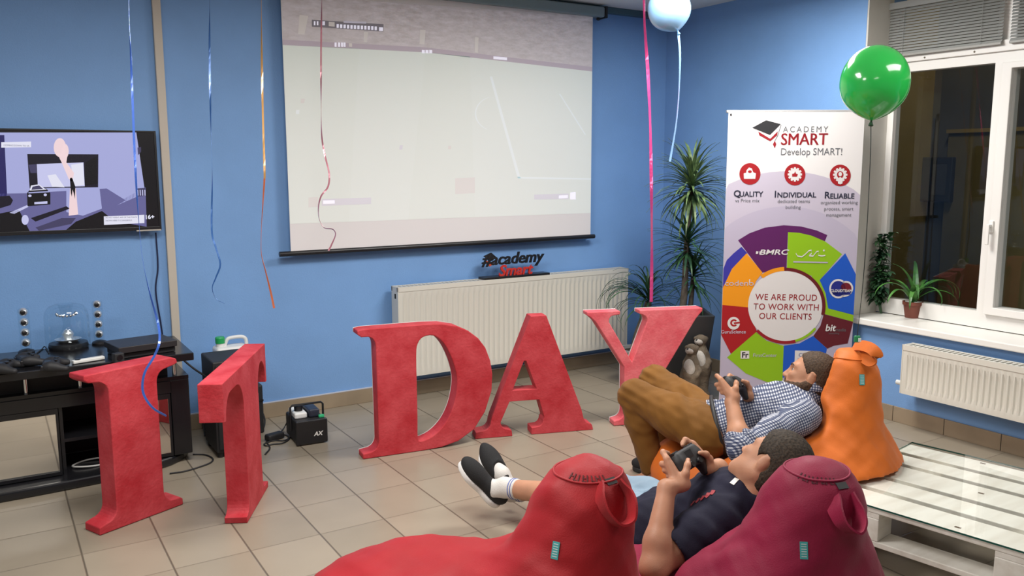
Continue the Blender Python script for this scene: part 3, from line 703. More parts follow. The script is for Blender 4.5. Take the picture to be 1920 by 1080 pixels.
# A
A_ = [(0.0, 0), (0.227, 0), (0.222, 0.035)] + arcp(0.195, 0.09, 0.04, 0.045, 270, 180, 5) + [(0.21, 0.213), (0.393, 0.213), (0.425, 0.10)] + arcp(0.385, 0.085, 0.032, 0.04, 0, -80, 5) + [(0.345, 0.042), (0.345, 0.0), (0.735, 0.0), (0.728, 0.03)] + arcp(0.72, 0.095, 0.05, 0.055, 270, 190, 5) + \
      [(0.66, 0.13), (0.435, Hh), (0.34, Hh), (0.105, 0.13)] + arcp(0.05, 0.095, 0.045, 0.05, 0, -80, 5) + [(0.005, 0.038)]
letter('foam_letter', 'red foam letter A between the D and the Y', (2.358, 4.199), (0.95, -0.313), A_, 0.10, holes=[[(0.228, 0.28), (0.376, 0.28), (0.312, 0.455), (0.298, 0.455)]])
# Y
Y_ = [(0.0, 0), (0.37, 0), (0.365, 0.03)] + arcp(0.345, 0.085, 0.05, 0.05, 270, 180, 5) + [(0.295, 0.28), (0.525, 0.655), (0.555, 0.69), (0.567, 0.70), (0.567, Hh), (0.155, Hh), (0.155, 0.70)] + arcp(0.165, 0.655, 0.04, 0.04, 90, -10, 5) + \
      [(0.112, 0.40), (-0.04, 0.655)] + arcp(-0.01, 0.665, 0.03, 0.03, 180, 90, 4) + [(0.03, 0.70), (0.03, Hh), (-0.18, Hh), (-0.18, 0.702), (-0.158, 0.69), (-0.125, 0.66), (0.062, 0.37), (0.065, 0.12)] + arcp(0.02, 0.085, 0.045, 0.05, 0, -90, 5) + [(0.0, 0.03)]
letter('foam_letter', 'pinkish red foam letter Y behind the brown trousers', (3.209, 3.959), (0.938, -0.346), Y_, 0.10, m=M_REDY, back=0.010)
# ================================================================== television stand and what is on and around it
M_STB = mat('black_gloss_board', (0.010, 0.010, 0.012), 0.22)
M_MIR = mat('mirror', (0.90, 0.88, 0.84), 0.03, 1.0)
M_CHR = mat('chrome', (0.75, 0.75, 0.76), 0.12, 1.0)
SX0, SX1, SYF, SYB, SZ = -0.42, 0.872, 4.70, 5.08, 0.637
st = thing('tv_stand', 'black television stand with mirror doors and a bowed base', 'tv stand', ((SX0+SX1)/2, 5.0, 0))
bm = B(); box(bm, (SX0, 4.548, SZ-0.04), (SX1, SYB, SZ)); obj('top_board', bm, M_STB, st, bevel=0.004)
BT = 0.487
cx = (SX0+SX1)/2
dl = [on_y(113, 830, SYF).x, on_y(121, 815, SYF).x, on_y(322, 800, SYF).x]
bayr = on_y(234, 810, SYF).x
dr0 = bayr+0.02; dr1 = dl[2]
dl1 = dl[0]; dl0 = SX0+0.06
bm = B(); box(bm, (SX0+0.02, SYF, BT-0.02), (SX1-0.005, SYB-0.02, BT)); obj('body_top', bm, M_STB, st)
bm = B(); box(bm, (SX0+0.02, SYF-0.010, 0.402), (SX1-0.10, SYF+0.01, BT-0.021)); obj('fascia', bm, M_STB, st)
bm = B(); box(bm, (SX0+0.02, SYF+0.06, BT), (SX1-0.10, SYF+0.075, SZ-0.041)); obj('recess_panel', bm, M_BLKM, st)
bm = B(); box(bm, (SX0+0.02, SYB-0.03, 0.05), (SX1-0.005, SYB-0.02, BT-0.02)); obj('back_board', bm, M_BLKM, st)
for x0, x1 in ((SX0+0.02, dl0-0.003), (SX1-0.10, SX1-0.005)):
    bm = B(); box(bm, (x0, SYF, 0.05), (x1, SYB-0.03, BT-0.02)); obj('side_column', bm, M_STB, st, bevel=0.004)
for x in (dl1+0.004, bayr):
    bm = B(); box(bm, (x, SYF+0.005, 0.05), (x+0.016, SYB-0.03, BT-0.02)); obj('divider', bm, M_STB, st)
bm = B(); box(bm, (dl1+0.02, SYF+0.01, 0.215), (bayr, SYB-0.03, 0.232)); obj('shelf', bm, M_STB, st)
for x0, x1 in ((dl0, dl1), (dr0, dr1)):
    bm = B(); prism(bm, [(x0, 0.055), (x1, 0.055), (x1, 0.40), (x0, 0.40)], frame((0, SYF-0.012, 0), (1, 0, 0), (0, 0, 1), (0, -1, 0)), 0.016, holes=[[(x0+0.03, 0.072), (x1-0.012, 0.072), (x1-0.012, 0.372), (x0+0.03, 0.372)]])
    d = obj('door', bm, M_STB, st)
    bm = B(); box(bm, (x0+0.028, SYF-0.008, 0.070), (x1-0.010, SYF-0.004, 0.374)); obj('mirror', bm, M_MIR, d)
for x in (SX0+0.08, cx-0.12, cx+0.12, on_y(329, 700, SYF).x):
    bm = B(); tube(bm, [(x, SYF+0.03, BT), (x, SYF+0.03, SZ-0.04)], 0.011, 12); obj('chrome_spacer', bm, M_CHR, st, smooth='auto')
# bowed base board
bow = [(SX0, SYB-0.02), (SX0, 4.60)] + [(SX0+(0.40-SX0)*t, 4.60-0.018*math.sin(PI*t)) for t in np.linspace(0.05, 1.0, 8)] + [(0.55, 4.615), (0.67, 4.645), (0.76, 4.69), (0.83, 4.75), (0.868, 4.83), (SX1, 4.92), (SX1, SYB-0.02)]
bm = B(); prism(bm, bow, frame((0, 0, 0.05), (1, 0, 0), (0, 1, 0), (0, 0, 1)), 0.05); obj('base_board', bm, M_STB, st, bevel=0.015, seg=3)
# ------------------------------------------------------------------ on the stand
M_CLR = glass_mat('clear_acrylic', (0.93, 0.96, 0.97), 1.45, base=0.03)
M_SIL = mat('silver_cone', (0.85, 0.85, 0.86), 0.28, 0.75)
def stick(u, v, vt, lab):
    p = on_z(u, v, SZ); Ht = on_y(u, vt, p.y).z-SZ
    t = thing('satellite_speaker', lab, 'speaker', p, 0, 'clear stick speakers')
    bm = B(); lathe(bm, [(0, 0), (0.038, 0), (0.040, 0.008), (0.034, 0.016), (0.016, 0.022), (0.0, 0.022)], p, 20); obj('foot', bm, M_BLK, t, smooth='auto')
    bm = B(); lathe(bm, [(0, 0.023), (0.026, 0.023), (0.0265, Ht-0.006), (0.022, Ht), (0, Ht)], p, 20); obj('clear_tube', bm, M_CLR, t, smooth='auto')
    s = (Ht-0.02)/4
    for i in range(4):
        c = Vector((p.x, p.y-0.004, p.z+0.03+s*(i+0.5)))
        bm = B(); ball(bm, c, (0.0215, 0.0215, 0.0215), 16, 12); dd = obj('driver', bm, M_SIL, t, smooth=True)
        bm = B(); M = frame(c+Vector((-0.003, -0.0195, 0)), (1, 0, 0), (0, 0, 1), (0, -1, 0)); lathe(bm, [(0, 0.004), (0.006, 0.004), (0.012, 0.001), (0.013, -0.004)], (0, 0, 0), 14, M); obj('cone', bm, M_BLK, dd, smooth='auto')
    return t
stick(50, 662, 578, 'clear stick speaker left of the clear dome')
stick(187, 645, 564, 'clear stick speaker right of the clear dome')
p = on_z(129, 652, SZ)
dm = thing('dome_subwoofer', 'clear dome subwoofer between the two stick speakers', 'speaker', p)
Rd = (on_y(172, 610, p.y).x-on_y(86, 610, p.y).x)/2; Hd = on_y(129, 569, p.y).z-SZ
bm = B(); lathe(bm, [(0, 0.0), (Rd*0.86, 0.0), (Rd*0.9, 0.012), (Rd*0.86, 0.03), (0, 0.035)], p, 32); obj('base', bm, M_BLK, dm, smooth='auto')
bm = B(); lathe(bm, [(Rd*0.97, 0.01), (Rd, 0.05), (Rd*0.99, Hd*0.72), (Rd*0.93, Hd*0.84), (Rd*0.78, Hd*0.94), (Rd*0.5, Hd*0.99), (Rd*0.34, Hd)], p, 40); obj('clear_shell', bm, M_CLR, dm, smooth=True)
bm = B(); lathe(bm, [(Rd*0.34, Hd), (Rd*0.27, Hd*0.85), (Rd*0.16, Hd*0.55), (Rd*0.22, Hd*0.42), (Rd*0.5, 0.06), (Rd*0.6, 0.04)], p, 32); obj('clear_port', bm, M_CLR, dm, smooth=True)
bm = B(); lathe(bm, [(0, Hd*0.42), (Rd*0.15, Hd*0.41), (Rd*0.28, Hd*0.32), (Rd*0.2, Hd*0.22), (Rd*0.42, Hd*0.14), (Rd*0.6, 0.05)], p, 28); obj('driver', bm, M_SIL, dm, smooth=True)
for k in range(9):
    a = PI+PI*k/8; bm = B(); ball(bm, (p.x+Rd*0.42*math.cos(a), p.y+Rd*0.42*math.sin(a), SZ+Hd*(0.78-0.03*math.sin(PI*k/8))), 0.008, 10, 8); obj('light_ring_bead', bm, M_CHR, dm, smooth=True)
# console
fl, fr_ = on_z(224, 676, SZ), on_z(332, 660, SZ)
d = (fr_-fl); d.z = 0; Wc = d.length; d.normalize(); nn = Vector((d.y, -d.x, 0))
cs = thing('game_console', 'flat black game console on the right end of the stand', 'console', fl+d*Wc/2-nn*0.12)
Mc = frame(fl, d, -nn, (0, 0, 1))
bm = B(); box(bm, (0.012, 0.02, 0.002), (Wc, 0.23, 0.028), Mc); obj('lower_shell', bm, M_BLKM, cs, bevel=0.003)
bm = B(); box(bm, (0.0, 0.0, 0.032), (Wc+0.004, 0.235, 0.064), Mc); obj('upper_shell', bm, mat('satin_black', (0.022, 0.020, 0.022), 0.45), cs, bevel=0.003)
bm = B(); box(bm, (0.01, 0.022, 0.028), (Wc-0.002, 0.228, 0.032), Mc); obj('seam', bm, M_STB, cs)
# game pads: shared builder
def pad_parts(t, M, m=None, sc=1.0):
    """pad in the frame M: x to its right, y away from the player, z out of its face"""
    m = m or M_BLKM
    F = Field((-0.095*sc, -0.075*sc, -0.045*sc), (0.095*sc, 0.06*sc, 0.04*sc), 0.004*sc)
    F.rbox((0, 0.012*sc, 0), (0.068*sc, 0.036*sc, 0.016*sc), 0.012*sc, k=0.01*sc)
    for s in (-1, 1): F.cone((s*0.056*sc, 0.012*sc, 0), (s*0.074*sc, -0.052*sc, -0.012*sc), 0.024*sc, 0.015*sc, 0.02*sc)
    me = F.mesh('shell', 1); me.materials.append(m); me.transform(M); o = link('shell', me, t)
    for s in (-1, 1):
        bm = B(); lathe(bm, [(0.006, 0.012), (0.006, 0.022), (0.011, 0.024), (0.010, 0.028), (0, 0.027)], (s*0.026, -0.012, 0), 14, M @ Matrix.Scale(sc, 4)); obj('thumb_stick', bm, M_BLK, t, smooth='auto')
        bm = B(); boxc(bm, (s*0.052*sc, 0.045*sc, -0.004*sc), (0.034*sc, 0.014*sc, 0.022*sc), M); obj('trigger', bm, M_BLK, t, bevel=0.003)
    for i in range(4):
        a = i*PI/2; bm = B(); lathe(bm, [(0.0055, 0.014), (0.0055, 0.0185), (0, 0.019)], (0.052+0.012*math.cos(a), 0.018+0.012*math.sin(a), 0), 10, M @ Matrix.Scale(sc, 4)); obj('button', bm, M_CHR if sc < 0 else M_BLK, t, smooth='auto')
    bm = B(); boxc(bm, (-0.052*sc, 0.018*sc, 0.0165*sc), (0.027*sc, 0.009*sc, 0.006*sc), M); boxc(bm, (-0.052*sc, 0.018*sc, 0.0165*sc), (0.009*sc, 0.027*sc, 0.006*sc), M); obj('direction_pad', bm, M_BLK, t, bevel=0.001)
    bm = B(); boxc(bm, (0, 0.024*sc, 0.0155*sc), (0.042*sc, 0.028*sc, 0.004*sc), M); obj('touch_pad', bm, M_BLK, t, bevel=0.002)
for (u, v, rz, lab) in ((12, 697, 1.3, 'black game pad at the left picture edge on the stand'), (55, 683, 1.75, 'black game pad lying in front of the left stick speaker'), (102, 693, 1.45, 'black game pad lying in front of the clear dome')):
    p = on_z(u, v, SZ); t = thing('game_pad', lab, 'game pad', p, 0, 'game pads on the stand')
    pad_parts(t, Matrix.Translation(p+Vector((0, 0, 0.028))) @ Matrix.Rotation(rz, 4, 'Z'))
p = on_z(166, 678, SZ)
t = thing('remote_control', 'white remote lying in front of the game console', 'remote', p)
bm = B(); M = Matrix.Translation(p) @ Matrix.Rotation(0.25, 4, 'Z'); box(bm, (-0.075, -0.016, 0.001), (0.075, 0.016, 0.018), M); obj('case', bm, M_WHT, t, bevel=0.005, seg=3)
bm = B(); lathe(bm, [(0.013, 0.018), (0.013, 0.021), (0, 0.022)], (-0.05, 0, 0), 14, M); obj('round_button', bm, M_BLK, t, smooth='auto')
p = on_z(222, 680, SZ)
t = thing('webcam', 'small black camera beside the game console', 'camera', p)
bm = B(); M = Matrix.Translation(p) @ Matrix.Rotation(0.3, 4, 'Z'); box(bm, (-0.024, -0.02, 0.001), (0.024, 0.02, 0.05), M); obj('case', bm, M_BLKM, t, bevel=0.006, seg=3)
bm = B(); lathe(bm, [(0.014, 0.0), (0.014, 0.003), (0.008, 0.002), (0, 0.004)], (0, 0, 0), 16, M @ frame((0, -0.02, 0.028), (1, 0, 0), (0, 0, 1), (0, -1, 0))); obj('lens', bm, M_STB, t, smooth='auto')
# small cables on the stand
bm = B(); tube(bm, bez([on_z(62, 668, SZ+0.004), on_z(78, 655, SZ+0.004), on_z(84, 650, SZ+0.006), on_z(92, 662, SZ+0.004)], 6), 0.003, 6); tag(obj('speaker_cable', bm, M_BLKM), 'thin black cable looping beside the clear dome', 'cable')
# white cable coil in the open bay
c = on_z(172, 874, 0.054); bm = B(); tube(bm, [(c.x+0.085*math.cos(a)+0.005*math.sin(3*a), c.y+0.05+0.06*math.sin(a), 0.057+0.003*math.sin(2*a)) for a in np.linspace(0, 2*PI, 40, endpoint=False)], 0.0045, 8, closed=True)
tag(obj('cable_coil', bm, mat('grey_cable', (0.45, 0.45, 0.43), 0.4)), 'ring of pale cable on the base of the black stand', 'cable')
# ------------------------------------------------------------------ floor loudspeaker, jug, fog machine
sp0 = on_z(413, 864, 0); spx1 = on_y(489, 800, 4.66).x
sh = on_y(403, 680, 4.65).z
ls = thing('loudspeaker', 'tall black floor loudspeaker half hidden by the T', 'speaker', ((sp0.x+spx1)/2, 4.78, 0))
lx0 = on_y(400, 700, 4.65).x
bm = B(); box(bm, (lx0, 4.66, 0.03), (spx1, 4.95, sh)); cab = obj('cabinet', bm, M_BLKM, ls, bevel=0.008)
bm = B(); box(bm, (lx0+0.012, 4.648, 0.05), (spx1-0.012, 4.659, sh-0.02)); obj('grille', bm, mat('black_cloth', (0.010, 0.010, 0.011), 0.9), ls, bevel=0.004)
for x in (lx0+0.025, spx1-0.025):
    for y in (4.69, 4.92):
        bm = B(); lathe(bm, [(0, 0.0), (0.016, 0.0), (0.02, 0.03), (0, 0.03)], (x, y, 0), 12); obj('foot', bm, M_BLKM, ls, smooth='auto')
# speaker top, where the jug stands behind on a crate
jx = on_y(432, 640, 5.10).x
crt = thing('equipment_case', 'low black case behind the loudspeaker carrying the white jug', 'case', (jx, 5.1, 0))
bm = B(); box(bm, (jx-0.15, 4.99, 0.0), (jx+0.15, 5.24, 0.30)); obj('shell', bm, M_BLKM, crt, bevel=0.01)
bm = B(); box(bm, (jx-0.15, 4.985, 0.20), (jx+0.15, 4.989, 0.21)); obj('lid_seam', bm, M_STB, crt)
jt = on_y(435, 632, 5.10).z
jg = thing('canister', 'white plastic canister with a green cap behind the loudspeaker', 'canister', (jx, 5.1, 0.30))
M_JUG = mat('milky_plastic', (0.72, 0.73, 0.72), 0.4)
bm = B(); box(bm, (jx-0.095, 5.04, 0.30), (jx+0.095, 5.17, jt-0.05)); obj('tank', bm, M_JUG, jg, bevel=0.02, seg=4)
gx = on_y(411, 636, 5.1).x
bm = B(); tube(bm, bez([(gx+0.03, 5.105, jt-0.055), (gx+0.045, 5.105, jt-0.015), (gx+0.07, 5.105, jt-0.004), (gx+0.13, 5.105, jt-0.004), (gx+0.155, 5.105, jt-0.02), (gx+0.16, 5.105, jt-0.055)], 5), 0.011, 8); obj('carry_handle', bm, M_JUG, jg, smooth=True)
bm = B(); lathe(bm, [(0.024, jt-0.06), (0.024, jt-0.022), (0, jt-0.022)], (gx+0.005, 5.105, 0), 18); nk = obj('neck', bm, M_JUG, jg, smooth='auto')
bm = B(); lathe(bm, [(0.027, jt-0.03), (0.028, jt+0.002), (0.024, jt+0.008), (0, jt+0.008)], (gx+0.005, 5.105, 0), 18); obj('screw_cap', bm, mat('green_cap', (0.02, 0.35, 0.10), 0.4), jg, smooth='auto')
# fog machine
f0, f1 = on_z(557, 838, 0), on_z(614, 829, 0); d = f1-f0; Wf = d.length; d.normalize(); nn = Vector((d.y, -d.x, 0))
fm = thing('fog_machine', 'small black fog machine with a carrying bracket on the floor', 'fog machine', f0+d*Wf/2-nn*0.12)
Mf = frame(f0, d, -nn, (0, 0, 1)); Hf = on_plane(560, 792, f0, nn).z
bm = B(); box(bm, (0, 0, 0.008), (Wf, 0.26, Hf), Mf); obj('body', bm, M_BLKM, fm, bevel=0.012, seg=3)
bm = B(); box(bm, (-0.004, -0.006, 0.004), (Wf+0.004, 0.02, Hf+0.004), Mf); fp = obj('front_plate', bm, M_BLK, fm, bevel=0.01, seg=3)
bm = B(); text_bm(bm, 'AX', 0.034, Mf @ frame((Wf*0.56, -0.0066, Hf*0.36), (1, 0, 0), (0, 0, 1), (0, -1, 0)), 0, bold=0.0012, shear=0.25); obj('logo', bm, M_WHT, fp)
bm = B(); box(bm, (0.008, 0.06, Hf), (Wf*0.46, 0.22, Hf+0.035), Mf); tk = obj('fluid_tank', bm, M_JUG, fm, bevel=0.01, seg=3)
bm = B(); lathe(bm, [(0.024, Hf+0.035), (0.025, Hf+0.064), (0.021, Hf+0.067), (0, Hf+0.067)], (Wf*0.25, 0.12, 0), 18, Mf); obj('tank_cap', bm, M_BLK, tk, smooth='auto')
bm = B(); box(bm, (Wf*0.5, 0.05, Hf), (Wf*0.86, 0.22, Hf+0.05), Mf); obj('pump_cover', bm, mat('dark_blue_plastic', (0.02, 0.025, 0.045), 0.4), fm, bevel=0.012, seg=3)
bm = B(); box(bm, (Wf*0.80, 0.025, Hf+0.002), (Wf*0.97, 0.05, Hf+0.016), Mf); obj('indicator', bm, mat('green_indicator', (0.02, 0.30, 0.12), 0.4, emit=(0.05, 0.5, 0.2), estr=0.25), fm, bevel=0.003)
hz = on_plane(575, 757, f0-nn*0.10, nn).z
bm = B(); tube(bm, [Mf @ Vector(q) for q in ((-0.007, 0.10, Hf*0.5), (-0.007, 0.10, hz-0.012), (0.004, 0.10, hz), (Wf-0.004, 0.10, hz), (Wf+0.007, 0.10, hz-0.012), (Wf+0.007, 0.10, Hf*0.5))], 0.0065, 8); obj('carrying_bracket', bm, M_BLK, fm, smooth='auto')
# cables on the floor between the stand and the fog machine
def floor_cable(lab, pts, r=0.005, m=None, name='cable'):
    bm = B(); tube(bm, bez([on_z(u, v, r+zz) if len(q) == 2 else on_z(u, v, r+zz) for q in pts for (u, v, zz) in [(*q, 0) if len(q) == 2 else q]], 6), r, 6); return tag(obj(name, bm, m or M_BLKM, smooth=True), lab, 'cable')
floor_cable('black cable coming out below the I towards the T', [(318, 888), (345, 884), (370, 877), (394, 868), (399, 860), (385, 853), (362, 852)], 0.0045)
floor_cable('black cable lying from the T to the power adapter', [(497, 852), (506, 840), (500, 828), (503, 822), (512, 820)], 0.0045)
floor_cable('black cable looped on the floor beside the fog machine', [(521, 815), (536, 816), (542, 823), (530, 831), (512, 833), (500, 836), (496, 832), (514, 826), (533, 826), (548, 818)], 0.0045)
floor_cable('dark lead from the adapter up to the fog machine side', [(522, 813), (530, 806), (536, 796, 0.02), (540, 788, 0.07), (545, 786, 0.09)], 0.004)
bm = B(); tube(bm, bez([on_y(489, 766, 5.20), on_y(496, 784, 5.18), on_y(496, 797, 5.12), Vector((on_y(491, 806, 5.0).x, 5.0, 0.006))], 6), 0.005, 6); tag(obj('cable', bm, M_BLKM, smooth=True), 'black cable curving down the skirting right of the T', 'cable')
c = on_z(515, 824, 0); bm = B(); M = Matrix.Translation(c) @ Matrix.Rotation(0.3, 4, 'Z'); box(bm, (-0.055, -0.028, 0.001), (0.055, 0.028, 0.04), M)
tag(obj('power_adapter', bm, M_BLKM, bevel=0.012, seg=3), 'black power adapter between the T and the fog machine', 'adapter')
q0 = Vector((SX1-0.01, 4.92, 0.55)); bm = B(); tube(bm, bez([q0, on_y(362, 690, 4.90), on_y(386, 706, 4.84), on_y(398, 714, 4.80)], 6), 0.006, 6); tag(obj('cable', bm, M_BLKM, smooth=True), 'thick black cable hanging from the stand to the loudspeaker', 'cable')
bm = B(); tube(bm, bez([on_y(382, 756, 5.2), on_y(378, 780, 5.2), on_y(382, 800, 5.15), Vector((on_y(384, 815, 5.1).x, 5.1, 0.006))], 6), 0.005, 6); tag(obj('cable', bm, M_BLKM, smooth=True), 'black cable curving down between the stand and the loudspeaker', 'cable')
# ================================================================== where the two people lie (joints in metres)
NP = lambda v: np.array(v, float)
def lerp(a, b, t): return a+(b-a)*t
r2 = Vector((0.95, 0.31, 0)).normalized()
P2, N2 = at(1250, 985, 3.12), at(1410, 938, 2.84); H2 = at(1449, 872, 2.82)
sp2 = (N2-P2).normalized(); r2 = (r2-sp2*r2.dot(sp2)).normalized(); fr2 = sp2.cross(r2)
f2 = (RT*-0.42+FW*0.74+UP*0.52).normalized(); u2 = (RT*0.66+UP*0.72-FW*0.06); u2 = (u2-f2*u2.dot(f2)).normalized()
LS2 = N2-r2*0.165-sp2*0.05; RS2 = N2+r2*0.165-sp2*0.05
LE2, LW2 = at(1226, 1064, 2.64), at(1250, 915, 2.74)
RE2, RW2 = Vector((2.34, 2.13, 0.36)), at(1348, 876, 2.98)
LH2, RH2 = P2-r2*0.09, P2+r2*0.09
LK2, LA2 = at(1115, 936, 3.47), at(946, 914, 3.76); RK2, RA2 = at(1135, 922, 3.60), at(958, 922, 3.93)
C2 = at(1292, 866, 2.84); cr2 = (at(1326, 846, 2.95)-at(1260, 886, 2.75)).normalized(); cn2 = (H2-C2)*0.7+UP*0.15-FW*0.1; cn2 = (cn2-cr2*cn2.dot(cr2)).normalized(); cf2 = cn2.cross(cr2)
hL, tL = at(934, 949, 3.79), at(862, 867, 3.77); hR, tR = at(946, 915, 3.95), at(906, 845, 4.03)
def ortho(n, t): t = t.normalized(); return (n-t*n.dot(t)).normalized()
nL, nR = ortho(RT*-0.75-UP*0.45+FW*0.35, tL-hL), ortho(RT*-0.55+FW*0.8+UP*0.1, tR-hR)      # the way the soles face
r1 = Vector((0.788, 0.616, 0)).normalized()
P1, N1 = at(1330, 802, 3.95), at(1519, 760, 3.84); H1 = at(1521, 708, 3.86)
sp1 = (N1-P1).normalized(); r1 = (r1-sp1*r1.dot(sp1)).normalized(); fr1 = sp1.cross(r1)
f1 = (RT*-0.80+FW*0.44+UP*0.34).normalized(); u1 = (RT*0.42+UP*0.90); u1 = (u1-f1*u1.dot(f1)).normalized()
LS1 = N1-r1*0.17-sp1*0.05; RS1 = N1+r1*0.17-sp1*0.05
LE1, LW1 = at(1390, 842, 3.52), at(1372, 754, 3.66)
RE1, RW1 = at(1445, 812, 4.00), at(1403, 754, 3.88)
LH1, RH1 = P1-r1*0.09, P1+r1*0.09
LK1, LA1 = at(1190, 742, 4.12), at(1224, 880, 4.12); RK1, RA1 = at(1228, 714, 4.35), at(1258, 858, 4.40)
C1 = at(1379, 724, 3.75); cr1 = (at(1397, 724, 3.86)-at(1362, 726, 3.66)).normalized(); cn1 = (H1-C1)*0.8+UP*0.12; cn1 = (cn1-cr1*cn1.dot(cr1)).normalized(); cf1 = cn1.cross(cr1)
# ================================================================== roll-up banner
BN = Vector((math.sin(YAW), math.cos(YAW), 0)); BR = Vector((math.cos(YAW), -math.sin(YAW), 0))
bq = at(1366, 208, 5.2); bq2 = at(1622, 211, 5.2)
ban = thing('rollup_banner', 'white roll-up banner with a colour wheel and red icons', 'banner', Vector((*((bq+bq2)/2).xy, 0)))
B0 = Vector((bq.x, bq.y, 0))
Wb = (bq2-bq).dot(BR); Hb = bq.z
M_BAN = mat('banner_vinyl', (0.63, 0.615, 0.615), 0.45)
bm = B(); box(bm, (0, 0, 0.07), (Wb, 0.002, Hb), frame(B0, BR, BN, (0, 0, 1))); sheet = obj('sheet', bm, M_BAN, ban)
bm = B(); box(bm, (-0.01, -0.012, Hb-0.012), (Wb+0.01, 0.012, Hb+0.006), frame(B0+BN*0.012, BR, BN, (0, 0, 1))); obj('top_rail', bm, mat('banner_rail', (0.55, 0.55, 0.55), 0.35, 0.5), ban, bevel=0.004)
bm = B(); box(bm, (-0.02, -0.06, 0.0), (Wb+0.02, 0.06, 0.075), frame(B0, BR, BN, (0, 0, 1))); obj('base', bm, mat('silver_cassette', (0.6, 0.6, 0.6), 0.3, 0.7), ban, bevel=0.015, seg=3)
bm = B(); tube(bm, [B0+BR*Wb/2+BN*0.03+Vector((0, 0, z)) for z in (0.06, Hb-0.005)], 0.009, 8); obj('pole', bm, M_CHR, ban)
cols = [srgb(196, 188, 210), srgb(186, 174, 202), srgb(94, 26, 96), srgb(150, 200, 22), srgb(22, 92, 208), srgb(104, 24, 38), srgb(250, 160, 22), srgb(176, 22, 32), srgb(58, 56, 168), srgb(235, 232, 232), srgb(108, 22, 30), srgb(158, 24, 38), srgb(44, 44, 48), srgb(110, 112, 118), srgb(172, 24, 34), srgb(40, 44, 66), srgb(30, 42, 140), srgb(206, 198, 216), srgb(120, 18, 40)]
MB_ = [mat('banner_ink', tuple(min(0.7, c*0.72) for c in col), 0.45) for col in cols]
LAV, LAV2, PUR, GRN, BLU, MAR, ORA, REDc, IND, WHI, RNG, CRI, BLKc, GRY, ICR, NAV, NVB, LAV0, DRK = range(len(cols))
bm = B()
def bp(u, v, L):
    p = on_plane(u, v, B0-BN*(0.0006+0.0005*L), BN); s = (p-B0).dot(BR); s2 = min(max(s, 0.001), Wb-0.001); return p+BR*(s2-s)
z8 = lambda a, b: (1340+a*300/926, 410+b*350/1080)
z7 = lambda a, b: (1340+a*300/1157, 200+b*280/1080)
def poly(pts, idx, L, z=None):
    flat(bm, [bp(*(z(*p) if z else p), L) for p in pts], idx)
def disc(cx, cy, rx, ry, idx, L, z=None, n=48, a0=0, a1=360):
    poly([(cx+rx*math.cos(math.radians(a)), cy-ry*math.sin(math.radians(a))) for a in np.linspace(a0, a1, n, endpoint=(a1-a0 != 360))], idx, L, z)
def ring(cx, cy, r0, r1, a0, a1, idx, L, z=None, ky=0.955, n=24):
    A = np.linspace(a0, a1, n)
    poly([(cx+r1*math.cos(math.radians(a)), cy-ky*r1*math.sin(math.radians(a))) for a in A]+[(cx+r0*math.cos(math.radians(a)), cy-ky*r0*math.sin(math.radians(a))) for a in A[::-1]], idx, L, z)
# pale circles behind
cxp, cyp = 1474, 573
for R, idx, L in ((252, LAV0, 0), (186, LAV, 1)):
    top = [(cxp+R*math.cos(math.radians(a)), cyp-R*math.sin(math.radians(a))) for a in np.linspace(0, 180, 40)]
    poly(top+[(cxp-R, 840), (cxp+R, 840)], idx, L)
W = lambda pts, idx, L: poly(pts, idx, L, z8)
W([(40, 290), (70, 240), (110, 200), (155, 163), (190, 200), (120, 280), (60, 380), (40, 420), (28, 420)], IND, 2)
W([(135, 125), (200, 85), (290, 52), (400, 38), (500, 45), (590, 68), (652, 95), (636, 134), (560, 100), (490, 84), (424, 79), (416, 290), (275, 312)], PUR, 2)
W([(185, 200), (277, 312), (240, 360), (212, 430), (200, 514), (28, 499), (45, 400), (100, 290)], ORA, 3)
W([(28, 499), (202, 514), (212, 580), (245, 652), (94, 782), (18, 672)], REDc, 3)
W([(237, 654), (300, 706), (400, 736), (392, 955), (300, 945), (180, 895), (72, 803)], GRN, 3)
W([(570, 678), (650, 752), (640, 800), (560, 880), (430, 915), (392, 920), (400, 735), (490, 722)], BLU, 3)
W([(425, 78), (490, 82), (560, 98), (640, 132), (737, 205), (608, 355), (640, 430), (657, 518), (828, 558), (828, 596), (630, 550), (560, 330), (418, 288)], GRN, 3)
W([(756, 200), (845, 322), (833, 556), (657, 519), (642, 430), (608, 356)], BLU, 4)
W([(632, 552), (814, 597), (770, 722), (690, 735), (652, 752), (570, 680), (612, 620)], MAR, 3)
disc(410, 505, 217, 207, WHI, 5, z8)
ring(410, 505, 212, 236, 92, 128, ORA, 6, z8); ring(410, 505, 212, 232, -14, 92, RNG, 6, z8); ring(410, 505, 212, 230, 222, 285, CRI, 6, z8); ring(410, 505, 212, 226, 285, 322, GRN, 6, z8)
# small client marks on the segments
def btext(s, u, v, size_px, idx, L=7, align='CENTER', z=None, bold=0.0, sx=1.0, shear=0.0, space=1.0, tilt=0.0):
    if z: u, v = z(u, v)
    p = bp(u, v, L); k = size_px*5.2/FPX
    M = frame(p, BR, (0, 0, 1), -BN) @ Matrix.Rotation(tilt, 4, 'Z'); text_bm(bm, s, k, M, idx, align, bold=bold*k, sx=sx, shear=shear, space=space)
btext('BMRC', 340, 208, 14, WHI, z=z8, bold=0.02, sx=1.5, shear=0.2); 
for x in (240, 260): W([(x, 188), (x+14, 190), (x+10, 204), (x-2, 204)], WHI, 7)
sw = [(470, 200), (480, 216), (505, 220), (525, 205), (545, 185), (560, 182), (562, 200), (545, 214), (570, 216), (590, 190), (602, 188), (600, 212), (620, 215), (640, 212)]
for p, q in zip(sw, sw[1:]): W([(p[0], p[1]-3), (q[0], q[1]-3), (q[0], q[1]+4), (p[0], p[1]+4)], WHI, 7)
